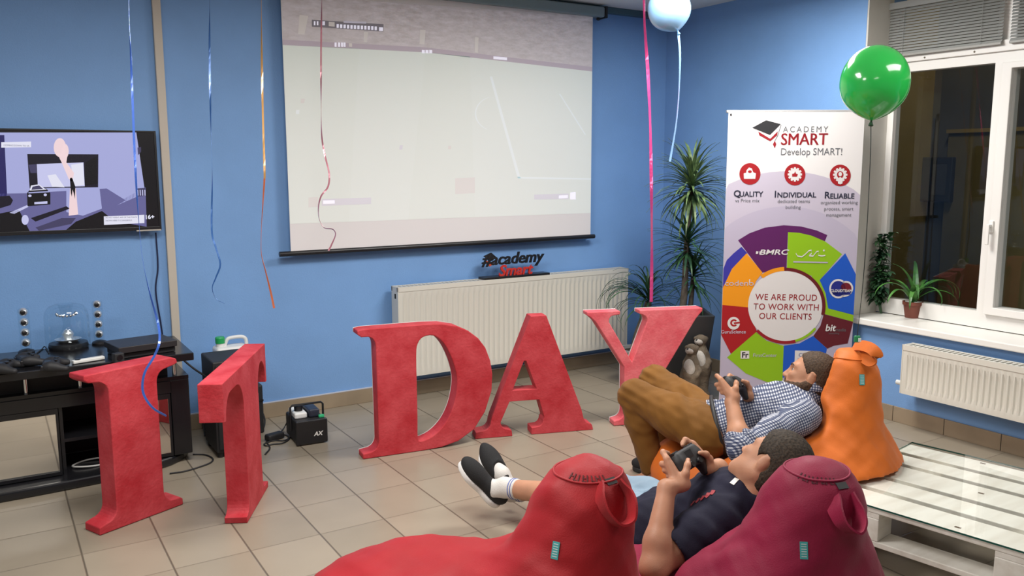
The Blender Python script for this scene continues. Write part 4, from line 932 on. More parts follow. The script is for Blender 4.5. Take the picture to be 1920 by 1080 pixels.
disc(632, 184, 5, 6, WHI, 7, z8, 10); W([(455, 246), (655, 250), (655, 258), (455, 254)], LAV, 7)
btext('codeno', 142, 388, 15, LAV0, z=z8, sx=1.25); W([(200, 350), (206, 350), (204, 372), (199, 372)], WHI, 7)
disc(715, 405, 52, 56, WHI, 7, z8, 24); disc(760, 402, 42, 42, WHI, 7, z8, 24); disc(735, 420, 60, 34, WHI, 7, z8, 24); disc(715, 405, 42, 45, NVB, 8, z8, 24); disc(760, 403, 32, 33, DRK, 8, z8, 24); W([(680, 415), (790, 415), (785, 440), (685, 440)], NVB, 8)
btext('CLOUDTEAM', 732, 424, 7, WHI, 9, z=z8, bold=0.03)
disc(110, 605, 36, 37, WHI, 7, z8, 24); ring(112, 603, 12, 22, 40, 320, REDc, 8, z8); W([(110, 600), (146, 596), (146, 606), (112, 610)], REDc, 8)
btext('GuruScience', 108, 664, 9.5, LAV0, z=z8, bold=0.01)
btext('bit', 668, 650, 19, WHI, z=z8, bold=0.02, shear=0.15); btext('media', 728, 652, 9, GRY, z=z8); btext('consulting', 690, 668, 5, GRY, z=z8)
W([(150, 765), (200, 765), (200, 810), (150, 810)], WHI, 7); btext('Fr', 175, 803, 15, BLKc, 8, z=z8, bold=0.03); btext('FirstCenter', 290, 800, 10, LAV0, z=z8)
W([(465, 762), (582, 766), (580, 832), (462, 832)], WHI, 7); btext('CUBE', 522, 798, 10, NVB, 8, z=z8); W([(480, 806), (560, 806), (560, 814), (480, 814)], LAV, 8)
for i, s in enumerate(('WE ARE PROUD', 'TO WORK WITH', 'OUR CLIENTS')):
    btext(s, (414, 414, 408)[i], (472, 528, 582)[i], 17.2, CRI, 7, z=z8, bold=0.004, sx=0.92, space=1.06, tilt=-0.02)
# heading
Z = lambda pts, idx, L: poly(pts, idx, L, z7)
Z([(272, 152), (372, 98), (478, 126), (400, 204)], BLKc, 2)
Z([(316, 180), (402, 232), (402, 250), (322, 206)], CRI, 2); Z([(402, 232), (456, 178), (452, 206), (402, 250)], CRI, 2)
Z([(478, 130), (482, 132), (458, 210), (436, 250), (432, 248), (454, 208)], GRY, 2)
Z([(434, 246), (446, 270), (434, 300), (421, 272)], CRI, 2)
btext('ACADEMY', 494, 184, 15.5, GRY, 2, 'LEFT', z7, space=1.42, sx=0.92)
btext('SMART', 474, 276, 31, CRI, 2, 'LEFT', z7, sx=0.92); btext('SMART', 478, 276, 31, CRI, 2, 'LEFT', z7, sx=0.92)
btext('Develop SMART!', 474, 350, 18.5, GRY, 2, 'LEFT', z7, sx=0.90)
for cx_, cy_ in ((255, 486), (580, 491), (908, 497)): disc(cx_, cy_, 76, 78, ICR, 3, z7, 40)
Z([(210, 482), (228, 478), (230, 460), (248, 440), (268, 446), (280, 476), (298, 482), (294, 522), (212, 522)], WHI, 4); disc(255, 470, 14, 10, ICR, 5, z7, 16)
for cx_, cy_ in ((580, 490), (908, 492)):
    disc(cx_, cy_, 42, 43, WHI, 4, z7, 30)
    for k in range(12):
        a = 2*PI*k/12; c, s = math.cos(a), math.sin(a); Z([(cx_+36*c-9*s, cy_+36*s+9*c), (cx_+52*c-7*s, cy_+52*s+7*c), (cx_+52*c+7*s, cy_+52*s-7*c), (cx_+36*c+9*s, cy_+36*s-9*c)], WHI, 5)
Z([(560, 486), (576, 482), (582, 466), (588, 484), (602, 488), (596, 506), (560, 506)], ICR, 6)
disc(908, 492, 24, 26, ICR, 6, z7, 20); disc(908, 488, 13, 16, WHI, 7, z7, 18); Z([(890, 520), (908, 508), (926, 520), (924, 556), (908, 562), (892, 556)], WHI, 7)
for (s, u, v, sz) in (('Q', 136, 650, 17), ('I', 430, 655, 17.5), ('R', 792, 662, 17.5)): btext(s, u, v, sz, NAV, 4, 'LEFT', z7, bold=0.02)
btext('UALITY', 178, 650, 13.5, NAV, 4, 'LEFT', z7, bold=0.02); btext('NDIVIDUAL', 450, 656, 13.5, NAV, 4, 'LEFT', z7, bold=0.02, sx=1.05); btext('ELIABLE', 832, 664, 13.5, NAV, 4, 'LEFT', z7, bold=0.02)
for s, u, v in (('vs Price mix', 236, 690), ('dedicated teams', 572, 695), ('building', 566, 738), ('organized working', 900, 704), ('process, smart', 896, 750), ('management', 896, 794)): btext(s, u, v, 9, GRY, 4, 'CENTER', z7, sx=1.05)
btext('a company of smart solutions', 1400, 752, 8, NVB, 4, 'LEFT')
disc(118, 58, 7, 9, BLKc, 3, z7, 12)
obj('print', bm, MB_, sheet)
# ================================================================== bean bags
def cloth_mat(name, col, var=0.12, rough=0.58, sheen=0.06, bumpv=0.12):
    return mat(name, col, rough, spec=0.3, var=var, vscale=3.5, bump=bumpv, bscale=260, sheen=sheen)
def band(bm, pts, wd, wdt, th):
    """flat strap along pts; wd = width direction"""
    pts = [Vector(p) for p in pts]; n = len(pts); rows = []
    for i, p in enumerate(pts):
        t = (pts[min(i+1, n-1)]-pts[max(i-1, 0)]).normalized(); w_ = Vector(wd[i] if isinstance(wd, list) else wd); w_ = (w_-t*w_.dot(t)).normalized(); nn = t.cross(w_)
        rows.append([bm.verts.new(p+w_*a*wdt/2+nn*b*th/2) for a, b in ((-1, -1), (1, -1), (1, 1), (-1, 1))])
    for a, b in zip(rows, rows[1:]):
        for k in range(4): bm.faces.new((a[k], a[(k+1) % 4], b[(k+1) % 4], b[k]))
    bm.faces.new(rows[0][::-1]); bm.faces.new(rows[-1])
M_TAG = mat('teal_tag', (0.06, 0.36, 0.36), 0.5)
M_TAGW = mat('pale_tag_print', (0.5, 0.6, 0.6), 0.5)
def vnoise(p, f, seed):
    q = p*f; return (np.sin(q[..., 0]*1.7+seed)*np.sin(q[..., 1]*2.3+seed*1.3)*np.sin(q[..., 2]*1.9+seed*0.7)+0.5*np.sin(q[..., 0]*3.9+q[..., 1]*2.7+seed*2.1)*np.sin(q[..., 2]*4.3-q[..., 1]*3.1+seed))
def surf_hit(o, org, d):
    """where the ray hits the finished cloth, in the bag's own coordinates"""
    ok, loc, nor, i = o.ray_cast(Vector(org), Vector(d).normalized()); return (loc, nor) if ok else (None, None)
def beanbag(label, loc, rz, col, seed, sc=1.0, cuts=(), dents=(), top=(-0.10, 0.645, 0.118), letters=True, handle=None, tagpos=None, lobe=1.0, base=1.0, fold=1.0, lz=0.0):
    t = thing('bean_bag', label, 'bean bag', loc, rz, None)
    m = cloth_mat('bag_cloth', col)
    F = Field((-0.50, -0.55, -0.03), (0.95, 0.55, 0.90), 0.0105)
    tx, tz, tr = top
    F.ell((0.06, 0, 0.20), (0.36*base, 0.38*base, 0.26), k=0.10)
    F.ell((0.40*lobe, 0, 0.15+lz*0.4), (0.38*lobe, 0.37, 0.19+lz), k=0.12)
    F.cone((-0.02, 0, 0.26), (tx, 0, tz), 0.265*base, tr, k=0.12)
    F.cone((tx, 0, tz), (tx-0.01, 0, tz+0.01), tr, tr*0.99, k=0.05)
    F.cone((-0.02, 0.17, 0.22), (tx, 0.04, tz-0.06), 0.16, tr*0.9, k=0.1); F.cone((-0.02, -0.17, 0.22), (tx, -0.04, tz-0.06), 0.16, tr*0.9, k=0.1)
    P = F.points()
    x, y, z = P[..., 0], P[..., 1], P[..., 2]
    # slack folds: rings round the waist of the back, rays at the crease between seat and back, soft dents all over
    waist = np.exp(-((z-0.42)/0.13)**2); ph = z*46+3.0*np.sin(2.1*np.arctan2(y, x+0.1)+seed)+x*9
    F.f += (fold*0.0075*waist*np.sin(ph)*np.clip(0.4+x*2.5, 0.15, 1)).astype(np.float32)
    crease = np.exp(-(((x-0.20)/0.16)**2+((z-0.33)/0.13)**2)); F.f += (fold*0.012*crease*np.sin(24*y+7*x+seed)).astype(np.float32)
    F.f += (0.006*vnoise(P, 9.0, seed)+0.0028*vnoise(P, 21.0, seed*1.7)).astype(np.float32)
    low = np.exp(-((z-0.08)/0.08)**2); F.f += (0.006*low*np.sin(15*np.arctan2(y, x-0.2)+seed)).astype(np.float32)
    ell_groove = np.exp(-((np.abs(y)-0.19-0.12*np.clip(x, 0, 1))/0.012)**2)*(z < 0.55); F.f += (0.004*ell_groove).astype(np.float32)     # side seams
    for (a, b, r0, r1, k) in dents: F.cone(a, b, r0, r1, k, 'cut')
    F.keep((0, 0, 0.002), (0, 0, -1), 0.03)
    for p0, n, k, zc in cuts:                    # squeezed against a neighbour up to the height zc, bulging over it above
        d = ((P-np.array(p0)) @ (np.array(n)/np.linalg.norm(n))).astype(np.float32); d = np.minimum(d, (zc-z).astype(np.float32)); F.f = np.maximum(F.f, d)
    body = fobj('cover', F, m, t, 2, world=False)
    bpy.context.view_layer.update()
    # round cap with its seam and stitched lettering
    cap = []
    c0 = Vector((tx-0.01, 0, tz+0.03))
    for k in range(40):
        a = 2*PI*k/40; d = Vector((math.cos(a), math.sin(a), 1.0)); l, n = surf_hit(body, c0-Vector((0, 0, 0.03))+d*0.5, -d)
        if l: cap.append(l+n*0.0015)
    bm = B(); tube(bm, cap, 0.0035, 6, closed=True); obj('seam', bm, m, body, world=False, smooth=True)
    if letters:
        bm = B()
        for k in range(9):
            a = -0.62+k*0.14+letters if not isinstance(letters, bool) else -0.6+k*0.14
            o_ = c0+Vector((math.cos(a)*0.085, math.sin(a)*0.085, 0.3)); l, n = surf_hit(body, o_, (0, 0, -1))
            if l:
                r_ = Vector((math.cos(a), math.sin(a), 0)); r_ = (r_-n*r_.dot(n)).normalized(); tt = n.cross(r_)
                M = frame(l+n*0.001, tt, r_, n); boxc(bm, (0, 0, 0), (0.0035, 0.02, 0.001), M)
                if k % 2: boxc(bm, (0.004, 0.008, 0), (0.008, 0.003, 0.001), M)
                if k % 3 == 0: boxc(bm, (0.004, -0.001, 0), (0.007, 0.003, 0.001), M)
        obj('stitched_lettering', bm, mat('dark_thread', tuple(c*0.25 for c in col), 0.7), body, world=False)
        a = -0.62+9.4*0.14+(letters if not isinstance(letters, bool) else 0); l, n = surf_hit(body, c0+Vector((math.cos(a)*0.095, math.sin(a)*0.095, 0.3)), (0, 0, -1))
        if l:
            r_ = Vector((math.cos(a), math.sin(a), 0)); r_ = (r_-n*r_.dot(n)).normalized(); M = frame(l+n*0.0012, n.cross(r_), r_, n)
            bm = B(); boxc(bm, (0, 0, 0), (0.036, 0.020, 0.0015), M); obj('black_label', bm, M_BLKM, body, world=False)
    if handle:
        # carrying loop sewn to the upper back
        bm = B(); pts, wd = handle; band(bm, bez(pts, 6), wd, 0.050, 0.006)
        h = obj('carry_handle', bm, m, t, world=False, smooth='auto')
    if tagpos:
        org, d = tagpos; l, n = surf_hit(body, org, d)
        if l:
            u = Vector((0, 0, 1)); u = (u-n*u.dot(n)).normalized(); M = frame(l+n*0.002, u.cross(n), u, n)
            bm = B(); boxc(bm, (0, 0, 0), (0.021, 0.046, 0.002), M); tg = obj('brand_tag', bm, M_TAG, body, world=False)
            bm = B()
            for i in range(6): boxc(bm, (0, -0.016+i*0.0065, 0.0014), (0.014, 0.0025, 0.0006), M)
            obj('tag_print', bm, M_TAGW, tg, world=False)
    return t, body
def dents_of(Mi, P, N_, H, LS, RS, LE, LH, RH, LK, RK):
    """hollow pressed into the bag by the person lying on it"""
    q = lambda v: tuple(Mi @ v); D = []
    sp = (N_-P).normalized()
    D.append((q(P-sp*0.06), q(lerp(P, N_, 0.55)), 0.142, 0.132, 0.05)); r = (RS-LS).normalized()
    for s in (-0.6, 0.6): D.append((q(lerp(P, N_, 0.0)+r*s*0.11), q(N_+r*s*0.16-sp*0.06), 0.125, 0.098, 0.05))
    D.append((q(N_), q(H), 0.078, 0.085, 0.05)); D.append((q(H), q(H+(H-N_)*0.2+Vector((0, 0, 0.03))), 0.112, 0.112, 0.04))
    for a, b in ((LH, LK), (RH, RK)): D.append((q(a), q(b), 0.118, 0.10, 0.05))
    D.append((q(LS), q(LE), 0.084, 0.066, 0.04))
    for a, b, u in ((P, N_, 0.0),): D.append((q(lerp(P, N_, 0.3)+Vector((0, 0, 0.10))), q(lerp(P, N_, 0.8)+Vector((0, 0, 0.16))), 0.12, 0.10, 0.05))
    return D
def local_of(loc, rz): return (Matrix.Translation(Vector(loc)) @ Matrix.Rotation(rz, 4, 'Z')).inverted()
def loop_from_px(Mi, px):
    return [Mi @ at(*p) for p in px]

# red bag in the foreground
rzr = math.radians(133); dr = Vector((math.cos(rzr), math.sin(rzr), 0))
tp = at(1095, 880, 2.40); locr = Vector((tp.x, tp.y, 0))+dr*0.10
Mi = local_of(locr, rzr)
h = loop_from_px(Mi, [(1122, 912, 2.30), (1126, 935, 2.26), (1137, 962, 2.24), (1160, 984, 2.24), (1182, 976, 2.26), (1186, 950, 2.28), (1178, 925, 2.31), (1162, 905, 2.33)])
dcam = (Mi.to_3x3() @ FW)
tg = (Mi @ CAMP, Mi.to_3x3() @ ray(1042, 1032))
M_HW = (Mi.to_3x3() @ (RT*0.3+UP*0.2-FW*0.9))
red_bag, red_body = beanbag('bright red empty bean bag in the foreground', locr, rzr, (0.33, 0.007, 0.012), 1.3, top=(-0.10, 0.645, 0.118), handle=(h, M_HW), tagpos=tg, letters=1.8, lobe=1.05, lz=0.062)
# crimson bag under the man in the navy shirt
rzc = math.radians(84); dc = Vector((math.cos(rzc), math.sin(rzc), 0))
tp = at(1527, 885, 2.42); locc = Vector((tp.x, tp.y, 0))+dc*0.10
Mi = local_of(locc, rzc)
h = loop_from_px(Mi, [(1562, 935, 2.31), (1568, 960, 2.27), (1580, 985, 2.25), (1602, 1000, 2.25), (1612, 985, 2.27), (1608, 960, 2.30), (1592, 930, 2.33)])
tg = (Mi @ CAMP, Mi.to_3x3() @ ray(1507, 1032))
CR_BAG = (locc, rzc)
M_HW = (Mi.to_3x3() @ (RT*0.3+UP*0.2-FW*0.9))
# orange bag under the man in the checked shirt
rzo = math.radians(128); do = Vector((math.cos(rzo), math.sin(rzo), 0))
tp = at(1590, 660, 3.80); loco = Vector((tp.x, tp.y, 0))+do*0.10
OR_BAG = (loco, rzo)
crim_bag, crim_body = beanbag('dark crimson bean bag with a teal tag under the man in navy', locc, rzc, (0.235, 0.006, 0.038), 4.1, top=(-0.10, 0.652, 0.106), handle=(h, M_HW), tagpos=tg, letters=2.4, dents=dents_of(Mi, P2, N2, H2, LS2, RS2, LE2, LH2, RH2, LK2, RK2))
Mi = local_of(loco, rzo)
h = loop_from_px(Mi, [(1600, 650, 3.80), (1616, 648, 3.72), (1634, 654, 3.66), (1645, 668, 3.64), (1634, 678, 3.66), (1616, 668, 3.72), (1604, 662, 3.80)])
tg = (Mi @ CAMP, Mi.to_3x3() @ ray(1616, 712))
M_HW = (Mi.to_3x3() @ (UP*0.8+RT*0.5))

# ================================================================== pallet table
ZP = 0.282
pa, pb = on_z(1610.6, 940, ZP), on_z(1920, 1033, ZP); pf = on_z(1705, 829.6, ZP)
ex = (pb-pa); ex.z = 0; ex.normalize(); ey = Vector((-ex.y, ex.x, 0)); Wp = (pf-pa).dot(ey)
x0p = (pf-pa).dot(ex)-0.005; O = pa+ex*x0p; O.z = 0
MP = frame(O, ex, ey, (0, 0, 1)); Lp = 1.2
ZT = ZP-0.008
pal = thing('pallet_table', 'white painted pallet table on dark castors beside the orange bag', 'table', O+ex*0.6+ey*Wp/2)
def plank_mat():
    m, nt, b = new_mat('white_painted_planks'); N = nt.nodes; L = nt.links
    tc = N.new('ShaderNodeTexCoord'); mp = N.new('ShaderNodeMapping'); mp.inputs['Rotation'].default_value = (0, 0, -math.atan2(ex.y, ex.x)); mp.inputs['Scale'].default_value = (1.2, 9, 9)
    L.new(tc.outputs['Object'], mp.inputs[0]); n = N.new('ShaderNodeTexNoise'); n.inputs['Scale'].default_value = 2.5; n.inputs['Detail'].default_value = 7; L.new(mp.outputs[0], n.inputs['Vector'])
    r = N.new('ShaderNodeValToRGB'); r.color_ramp.elements[0].position = 0.25; r.color_ramp.elements[1].position = 0.6; r.color_ramp.elements[0].color = (0.66, 0.62, 0.55, 1); r.color_ramp.elements[1].color = (0.80, 0.78, 0.72, 1)
    L.new(n.outputs['Fac'], r.inputs['Fac']); L.new(r.outputs['Color'], b.inputs['Base Color']); b.inputs['Roughness'].default_value = 0.5; return m
M_PL = plank_mat()
ws = [0.165, 0.128, 0.172, 0.116, 0.135]; gap = (Wp-sum(ws))/4; y = 0; KN = mat('dark_knot', (0.10, 0.06, 0.035), 0.7)
for i, wd in enumerate(ws):
    e0 = (0, 0.008, -0.006, 0.004, -0.002)[i]
    bm = B(); box(bm, (e0, y, ZT-0.022), (Lp, y+wd, ZT), MP); o = obj('deck_board', bm, M_PL, pal, bevel=0.003)
    bm = B()
    for (u, v) in ((1644, 884), (1839.5, 925), (1796, 989), (1843, 869)):
        q = MP.inverted() @ on_z(u, v, ZT)
        if y < q.y < y+wd: boxc(bm, (q.x, q.y, ZT+0.0002), (0.022, 0.012, 0.0008), MP)
    if len(bm.verts): obj('nail_hole', bm, KN, o)
    else: bm.free()
    y += wd+gap
xm = (MP.inverted() @ on_plane(1867, 1012, O, ey)).x; xe = max(0.10, (MP.inverted() @ on_plane(1648, 968, O, ey)).x)
for xs in (xe-0.14, xm, Lp-0.14):
    bm = B(); box(bm, (max(0, xs), 0.002, ZT-0.044), (xs+0.14, Wp-0.002, ZT-0.0225), MP); obj('cross_board', bm, M_PL, pal, bevel=0.002)
for yb in (0.0, Wp/2-0.06, Wp-0.12):
    for xs in (xe-0.14, xm, Lp-0.14):
        bm = B(); box(bm, (max(0, xs), yb, ZT-0.135), (xs+0.14, yb+0.12, ZT-0.0445), MP); obj('block', bm, M_PL, pal, bevel=0.003)
    bm = B(); box(bm, (0, yb, ZT-0.158), (Lp, yb+0.12, ZT-0.1355), MP); obj('bottom_board', bm, M_PL, pal, bevel=0.003)
for yb in (0.08, Wp-0.08):
    for xs in (0.10, Lp-0.10):
        c = MP @ Vector((xs, yb, 0))
        bm = B(); tube(bm, [MP @ Vector((xs, yb-0.016, 0.047)), MP @ Vector((xs, yb+0.016, 0.047))], 0.046, 20); cw = obj('castor', bm, M_BLKM, pal, smooth='auto')
        bm = B(); box(bm, (xs-0.03, yb-0.024, 0.05), (xs+0.03, yb-0.019, ZT-0.16), MP); box(bm, (xs-0.03, yb+0.019, 0.05), (xs+0.03, yb+0.024, ZT-0.16), MP); box(bm, (xs-0.035, yb-0.024, ZT-0.165), (xs+0.035, yb+0.024, ZT-0.1585), MP); obj('fork', bm, M_CHR, cw)
gt_ = thing('glass_top', 'clear glass sheet lying on the white pallet table', 'glass sheet', O+ex*0.6+ey*Wp/2+Vector((0, 0, ZT)))
bm = B(); box(bm, (0.01, -0.006, ZT+0.0006), (Lp, Wp+0.02, ZT+0.0076), MP)
bm.faces.ensure_lookup_table()
for f in bm.faces:
    f.normal_update(); f.material_index = 0 if abs(f.normal.z) > 0.5 else 1
obj('sheet', bm, [glass_mat('table_glass', (0.975, 0.985, 0.98), 1.45), mat('green_glass_edge', (0.02, 0.09, 0.07), 0.1)], gt_)

# the orange bag leans against the pallet's end
Mo = local_of(loco, rzo)
cutp = Mo @ (O-ex*0.012+ey*0.3); cutn = Mo.to_3x3() @ ex
cutp.z = 0
orange_bag, orange_body = beanbag('orange bean bag against the pallet under the man in brown trousers', loco, rzo, (0.60, 0.135, 0.012), 2.6, top=(-0.10, 0.655, 0.115), handle=(h, M_HW), tagpos=tg, letters=False, base=1.20, fold=1.3, cuts=[(tuple(cutp), tuple(cutn), 0.02, ZP+0.012)], dents=dents_of(Mo, P1, N1, H1, LS1, RS1, LE1, LH1, RH1, LK1, RK1))
# ================================================================== plants, figures, balloons, ribbons
def leaf_mat(name, a, b_):
    m, nt, b = new_mat(name); N = nt.nodes; L = nt.links
    tc = N.new('ShaderNodeTexCoord'); n = N.new('ShaderNodeTexNoise'); n.inputs['Scale'].default_value = 14; L.new(tc.outputs['Object'], n.inputs['Vector'])
    r = N.new('ShaderNodeValToRGB'); r.color_ramp.elements[0].position = 0.35; r.color_ramp.elements[1].position = 0.68; r.color_ramp.elements[0].color = (*a, 1); r.color_ramp.elements[1].color = (*b_, 1)
    L.new(n.outputs['Fac'], r.inputs['Fac']); L.new(r.outputs['Color'], b.inputs['Base Color']); b.inputs['Roughness'].default_value = 0.42; return m
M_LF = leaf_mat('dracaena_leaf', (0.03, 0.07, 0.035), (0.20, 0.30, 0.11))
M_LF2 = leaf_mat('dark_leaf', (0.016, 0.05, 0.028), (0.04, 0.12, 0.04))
M_LF3 = leaf_mat('strap_leaf', (0.03, 0.12, 0.025), (0.09, 0.26, 0.05))
M_BARK = mat('grey_bark', (0.085, 0.07, 0.055), 0.85, var=0.3, vscale=30, bump=0.5, bscale=50)
M_POTD = mat('dark_planter', (0.030, 0.032, 0.034), 0.45)
M_SOIL = mat('soil', (0.03, 0.022, 0.015), 0.95, bump=0.6, bscale=60)
M_TERRA = mat('terracotta_pot', (0.17, 0.045, 0.028), 0.55)
def blade(bm, p, az, el, Ln, wd, droop, n=9, fold=0.25, tip=0.1):
    """one arching leaf with a folded midrib and a little thickness"""
    p = Vector(p); rows = []; e = el; s = Ln/n; side = Vector((-math.sin(az), math.cos(az), 0))
    for i in range(n+1):
        t = i/n; w_ = wd*(0.55+0.9*t if t < 0.35 else (1-(t-0.35)/0.65)**0.75*(0.865)+0.0)*0.5+0.0006
        d = Vector((math.cos(az)*math.cos(e), math.sin(az)*math.cos(e), math.sin(e))); up = side.cross(d)*-1
        rows.append((bm.verts.new(p-side*w_+up*w_*fold), bm.verts.new(p-up*0.0008), bm.verts.new(p+side*w_+up*w_*fold), bm.verts.new(p+up*0.0012)))
        p = p+d*s; e -= droop/n*(0.4+1.2*t)
    for a, b in zip(rows, rows[1:]):
        bm.faces.new((a[0], a[1], b[1], b[0])); bm.faces.new((a[1], a[2], b[2], b[1])); bm.faces.new((a[2], a[3], b[3], b[2])); bm.faces.new((a[3], a[0], b[0], b[3]))
def crown(c, n, Ln, wd, el0, el1, droop, seed):
    r = random.Random(seed); bm = B()
    for i in range(n):
        t = i/n; blade(bm, Vector(c)+Vector((0, 0, -0.06+0.12*t)), i*2.39996+r.uniform(-.3, .3), el0+(el1-el0)*t+r.uniform(-.2, .2), Ln*r.uniform(.75, 1.12), wd*r.uniform(.8, 1.15), droop*r.uniform(.6, 1.35))
    return bm
# tall dracaena in the square planter
pc = at(1272, 700, 5.85); pc.z = 0
t = thing('potted_dracaena', 'tall dracaena in a dark square planter in the room corner', 'potted plant', pc)
zt_ = at(1272, 580, 5.85).z
bm = B()
def sq(w, z): return [bm.verts.new(Vector((pc.x, pc.y, z))+BR*a*w+BN*b*w) for a, b in ((-1, -1), (1, -1), (1, 1), (-1, 1))]
lv = [sq(0.13, 0.002), sq(0.195, zt_), sq(0.175, zt_), sq(0.165, zt_-0.05)]
bm.faces.new(lv[0][::-1])
for a, b in zip(lv, lv[1:]):
    for k in range(4): bm.faces.new((a[k], a[(k+1) % 4], b[(k+1) % 4], b[k]))
obj('planter', bm, M_POTD, t, bevel=0.006)
bm = B(); box(bm, (-0.166, -0.166, zt_-0.06), (0.166, 0.166, zt_-0.05), frame((pc.x, pc.y, 0), BR, BN, (0, 0, 1))); obj('soil', bm, M_SOIL, t)
tk = [at(1278, 590, 5.85), at(1284, 540, 5.85), at(1286, 480, 5.86), at(1291, 420, 5.86), at(1297, 360, 5.86)]; tk[0].z = zt_-0.06
bm = B(); tube(bm, bez(tk, 5), [0.026-0.0006*i for i in range(21)], 9); obj('trunk', bm, M_BARK, t, smooth=True)
tk2 = [at(1293, 590, 5.88), at(1297, 550, 5.9), at(1300, 520, 5.92)]; tk2[0].z = zt_-0.06
bm = B(); tube(bm, bez(tk2, 5), 0.017, 8); obj('trunk', bm, M_BARK, t, smooth=True)
obj('leaf_crown', crown(at(1297, 352, 5.86), 150, 0.33, 0.027, -0.7, 1.45, 1.15, 3), M_LF, t)
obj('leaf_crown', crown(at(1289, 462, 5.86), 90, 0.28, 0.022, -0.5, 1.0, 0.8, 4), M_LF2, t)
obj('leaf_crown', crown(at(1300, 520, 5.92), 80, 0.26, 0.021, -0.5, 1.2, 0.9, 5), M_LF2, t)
# low palm in the round dark pot
pp = at(1192, 700, 6.25); pp.z = 0
t = thing('potted_palm', 'small arching palm in a dark pot behind the red Y', 'potted plant', pp)
zq = at(1192, 655, 6.25).z
bm = B(); lathe(bm, [(0, 0.0), (0.085, 0.0), (0.125, zq), (0.135, zq), (0.135, zq+0.015), (0.115, zq+0.015), (0.11, zq-0.02), (0, zq-0.02)], pp, 28); obj('pot', bm, mat('pale_pot', (0.30, 0.30, 0.30), 0.5), t, smooth='auto')
bm = B(); lathe(bm, [(0, zq-0.008), (0.11, zq-0.008)], pp, 24); obj('soil', bm, M_SOIL, t)
bm = B(); tube(bm, bez([Vector((pp.x, pp.y, zq-0.01)), at(1197, 630, 6.25), at(1206, 600, 6.25), at(1216, 566, 6.25)], 5), [0.045-0.0014*i for i in range(16)], 9); obj('trunk', bm, M_BARK, t, smooth=True)
bm = crown(at(1216, 560, 6.25), 60, 0.36, 0.018, 0.1, 1.35, 2.6, 8)
az = math.atan2(-BR.y, -BR.x)
for i in range(16): blade(bm, at(1212, 562, 6.22), az+rnd.uniform(-.5, .5), rnd.uniform(0.6, 1.15), rnd.uniform(.40, .54), 0.020, rnd.uniform(2.9, 3.6), 12)
obj('leaf_crown', bm, M_LF2, t)
# pair of standing meerkats
mk = at(1304, 763, 5.50); mk.z = 0; kz = 5.55/FPX
t = thing('meerkat_figurine', 'figurine of two standing meerkats in front of the dark planter', 'figurine', mk)
M_FUR = mat('meerkat_fur', (0.13, 0.100, 0.068), 0.8, var=0.35, vscale=25, bump=0.4, bscale=120)
M_BEL = mat('meerkat_belly', (0.46, 0.43, 0.39), 0.8, var=0.15, vscale=25, bump=0.3, bscale=120)
F = Field((mk.x-0.30, mk.y-0.30, -0.01), (mk.x+0.30, mk.y+0.30, 0.60), 0.007)
Fb = Field((mk.x-0.30, mk.y-0.30, -0.01), (mk.x+0.30, mk.y+0.30, 0.60), 0.007)
W3 = lambda u, v, d=0.0: at(u, v, 5.55+d)
heads = []
for (hx, hy, bx, by, fx, fy, s, dd) in ((1297, 655, 1294, 705, 1292, 752, 1.0, -0.06), (1314, 638, 1314, 690, 1312, 742, 1.05, 0.05)):
    hd, bd, ft = W3(hx, hy, dd), W3(bx, by, dd), W3(fx, fy, dd)
    F.chain([hd-Vector((0, 0, 0.03)), (hd+bd)/2, bd, ft], [0.028*s, 0.040*s, 0.058*s, 0.048*s], 0.04)
    F.ell(hd, (0.040*s, 0.042*s, 0.036*s), k=0.02)
    sn = hd+(-BR*0.5-BN*0.75)*0.045*s+Vector((0, 0, -0.012)); F.cone(hd, sn, 0.026*s, 0.012*s, 0.02)
    for q in (-1, 1): F.ell(hd+BR*q*0.036*s+Vector((0, 0, 0.012)), (0.012*s, 0.012*s, 0.014*s), k=0.01)
    for q in (-1, 1):
        F.chain([ft+BR*q*0.030*s, ft+BR*q*0.038*s-BN*0.02+Vector((0, 0, -ft.z*0.55)), Vector((*(ft+BR*q*0.036*s-BN*0.07).xy, 0.035))], [0.036*s, 0.026*s, 0.020*s], 0.02)
        sh_ = (hd+bd)/2+BR*q*0.036*s; F.chain([sh_, sh_-BN*0.045+BR*q*0.012+Vector((0, 0, -0.045)), sh_-BN*0.07-BR*q*0.012+Vector((0, 0, -0.075))], [0.018*s, 0.014*s, 0.012*s], 0.012)
    F.cone(ft+BN*0.03, Vector((*(ft+BN*0.12+BR*0.05).xy, 0.04)), 0.02, 0.012, 0.02)
    Fb.ell((bd*0.82+hd*0.18)-BN*0.024*s-BR*0.014*s, (0.040*s, 0.044*s, 0.088*s), k=0.02); heads.append((hd, sn, s))
F.rbox((mk.x, mk.y, 0.017), (0.105, 0.10, 0.016), 0.012, (BR, BN, (0, 0, 1)), 0.02)
F.keep((0, 0, 0.002), (0, 0, -1))
mb = fobj('body', F, M_FUR, t, 1)
fobj('belly_patch', Fb, M_BEL, t, 1)
for hd, sn, s in heads:
    for q in (-1, 1):
        bm = B(); ball(bm, hd+BR*q*0.020*s-BN*0.030*s-BR*0.012+Vector((0, 0, 0.006)), 0.0085*s, 12, 8); obj('eye', bm, M_BLK, mb, smooth=True)
    bm = B(); ball(bm, hd-BN*0.020*s-BR*0.016*s-Vector((0, 0, 0.006)), (0.030*s, 0.030*s, 0.022*s), 14, 10); obj('face_patch', bm, M_BEL, mb, smooth=True)
    bm = B(); ball(bm, sn, 0.008*s, 10, 8); obj('nose', bm, M_BLK, mb, smooth=True)
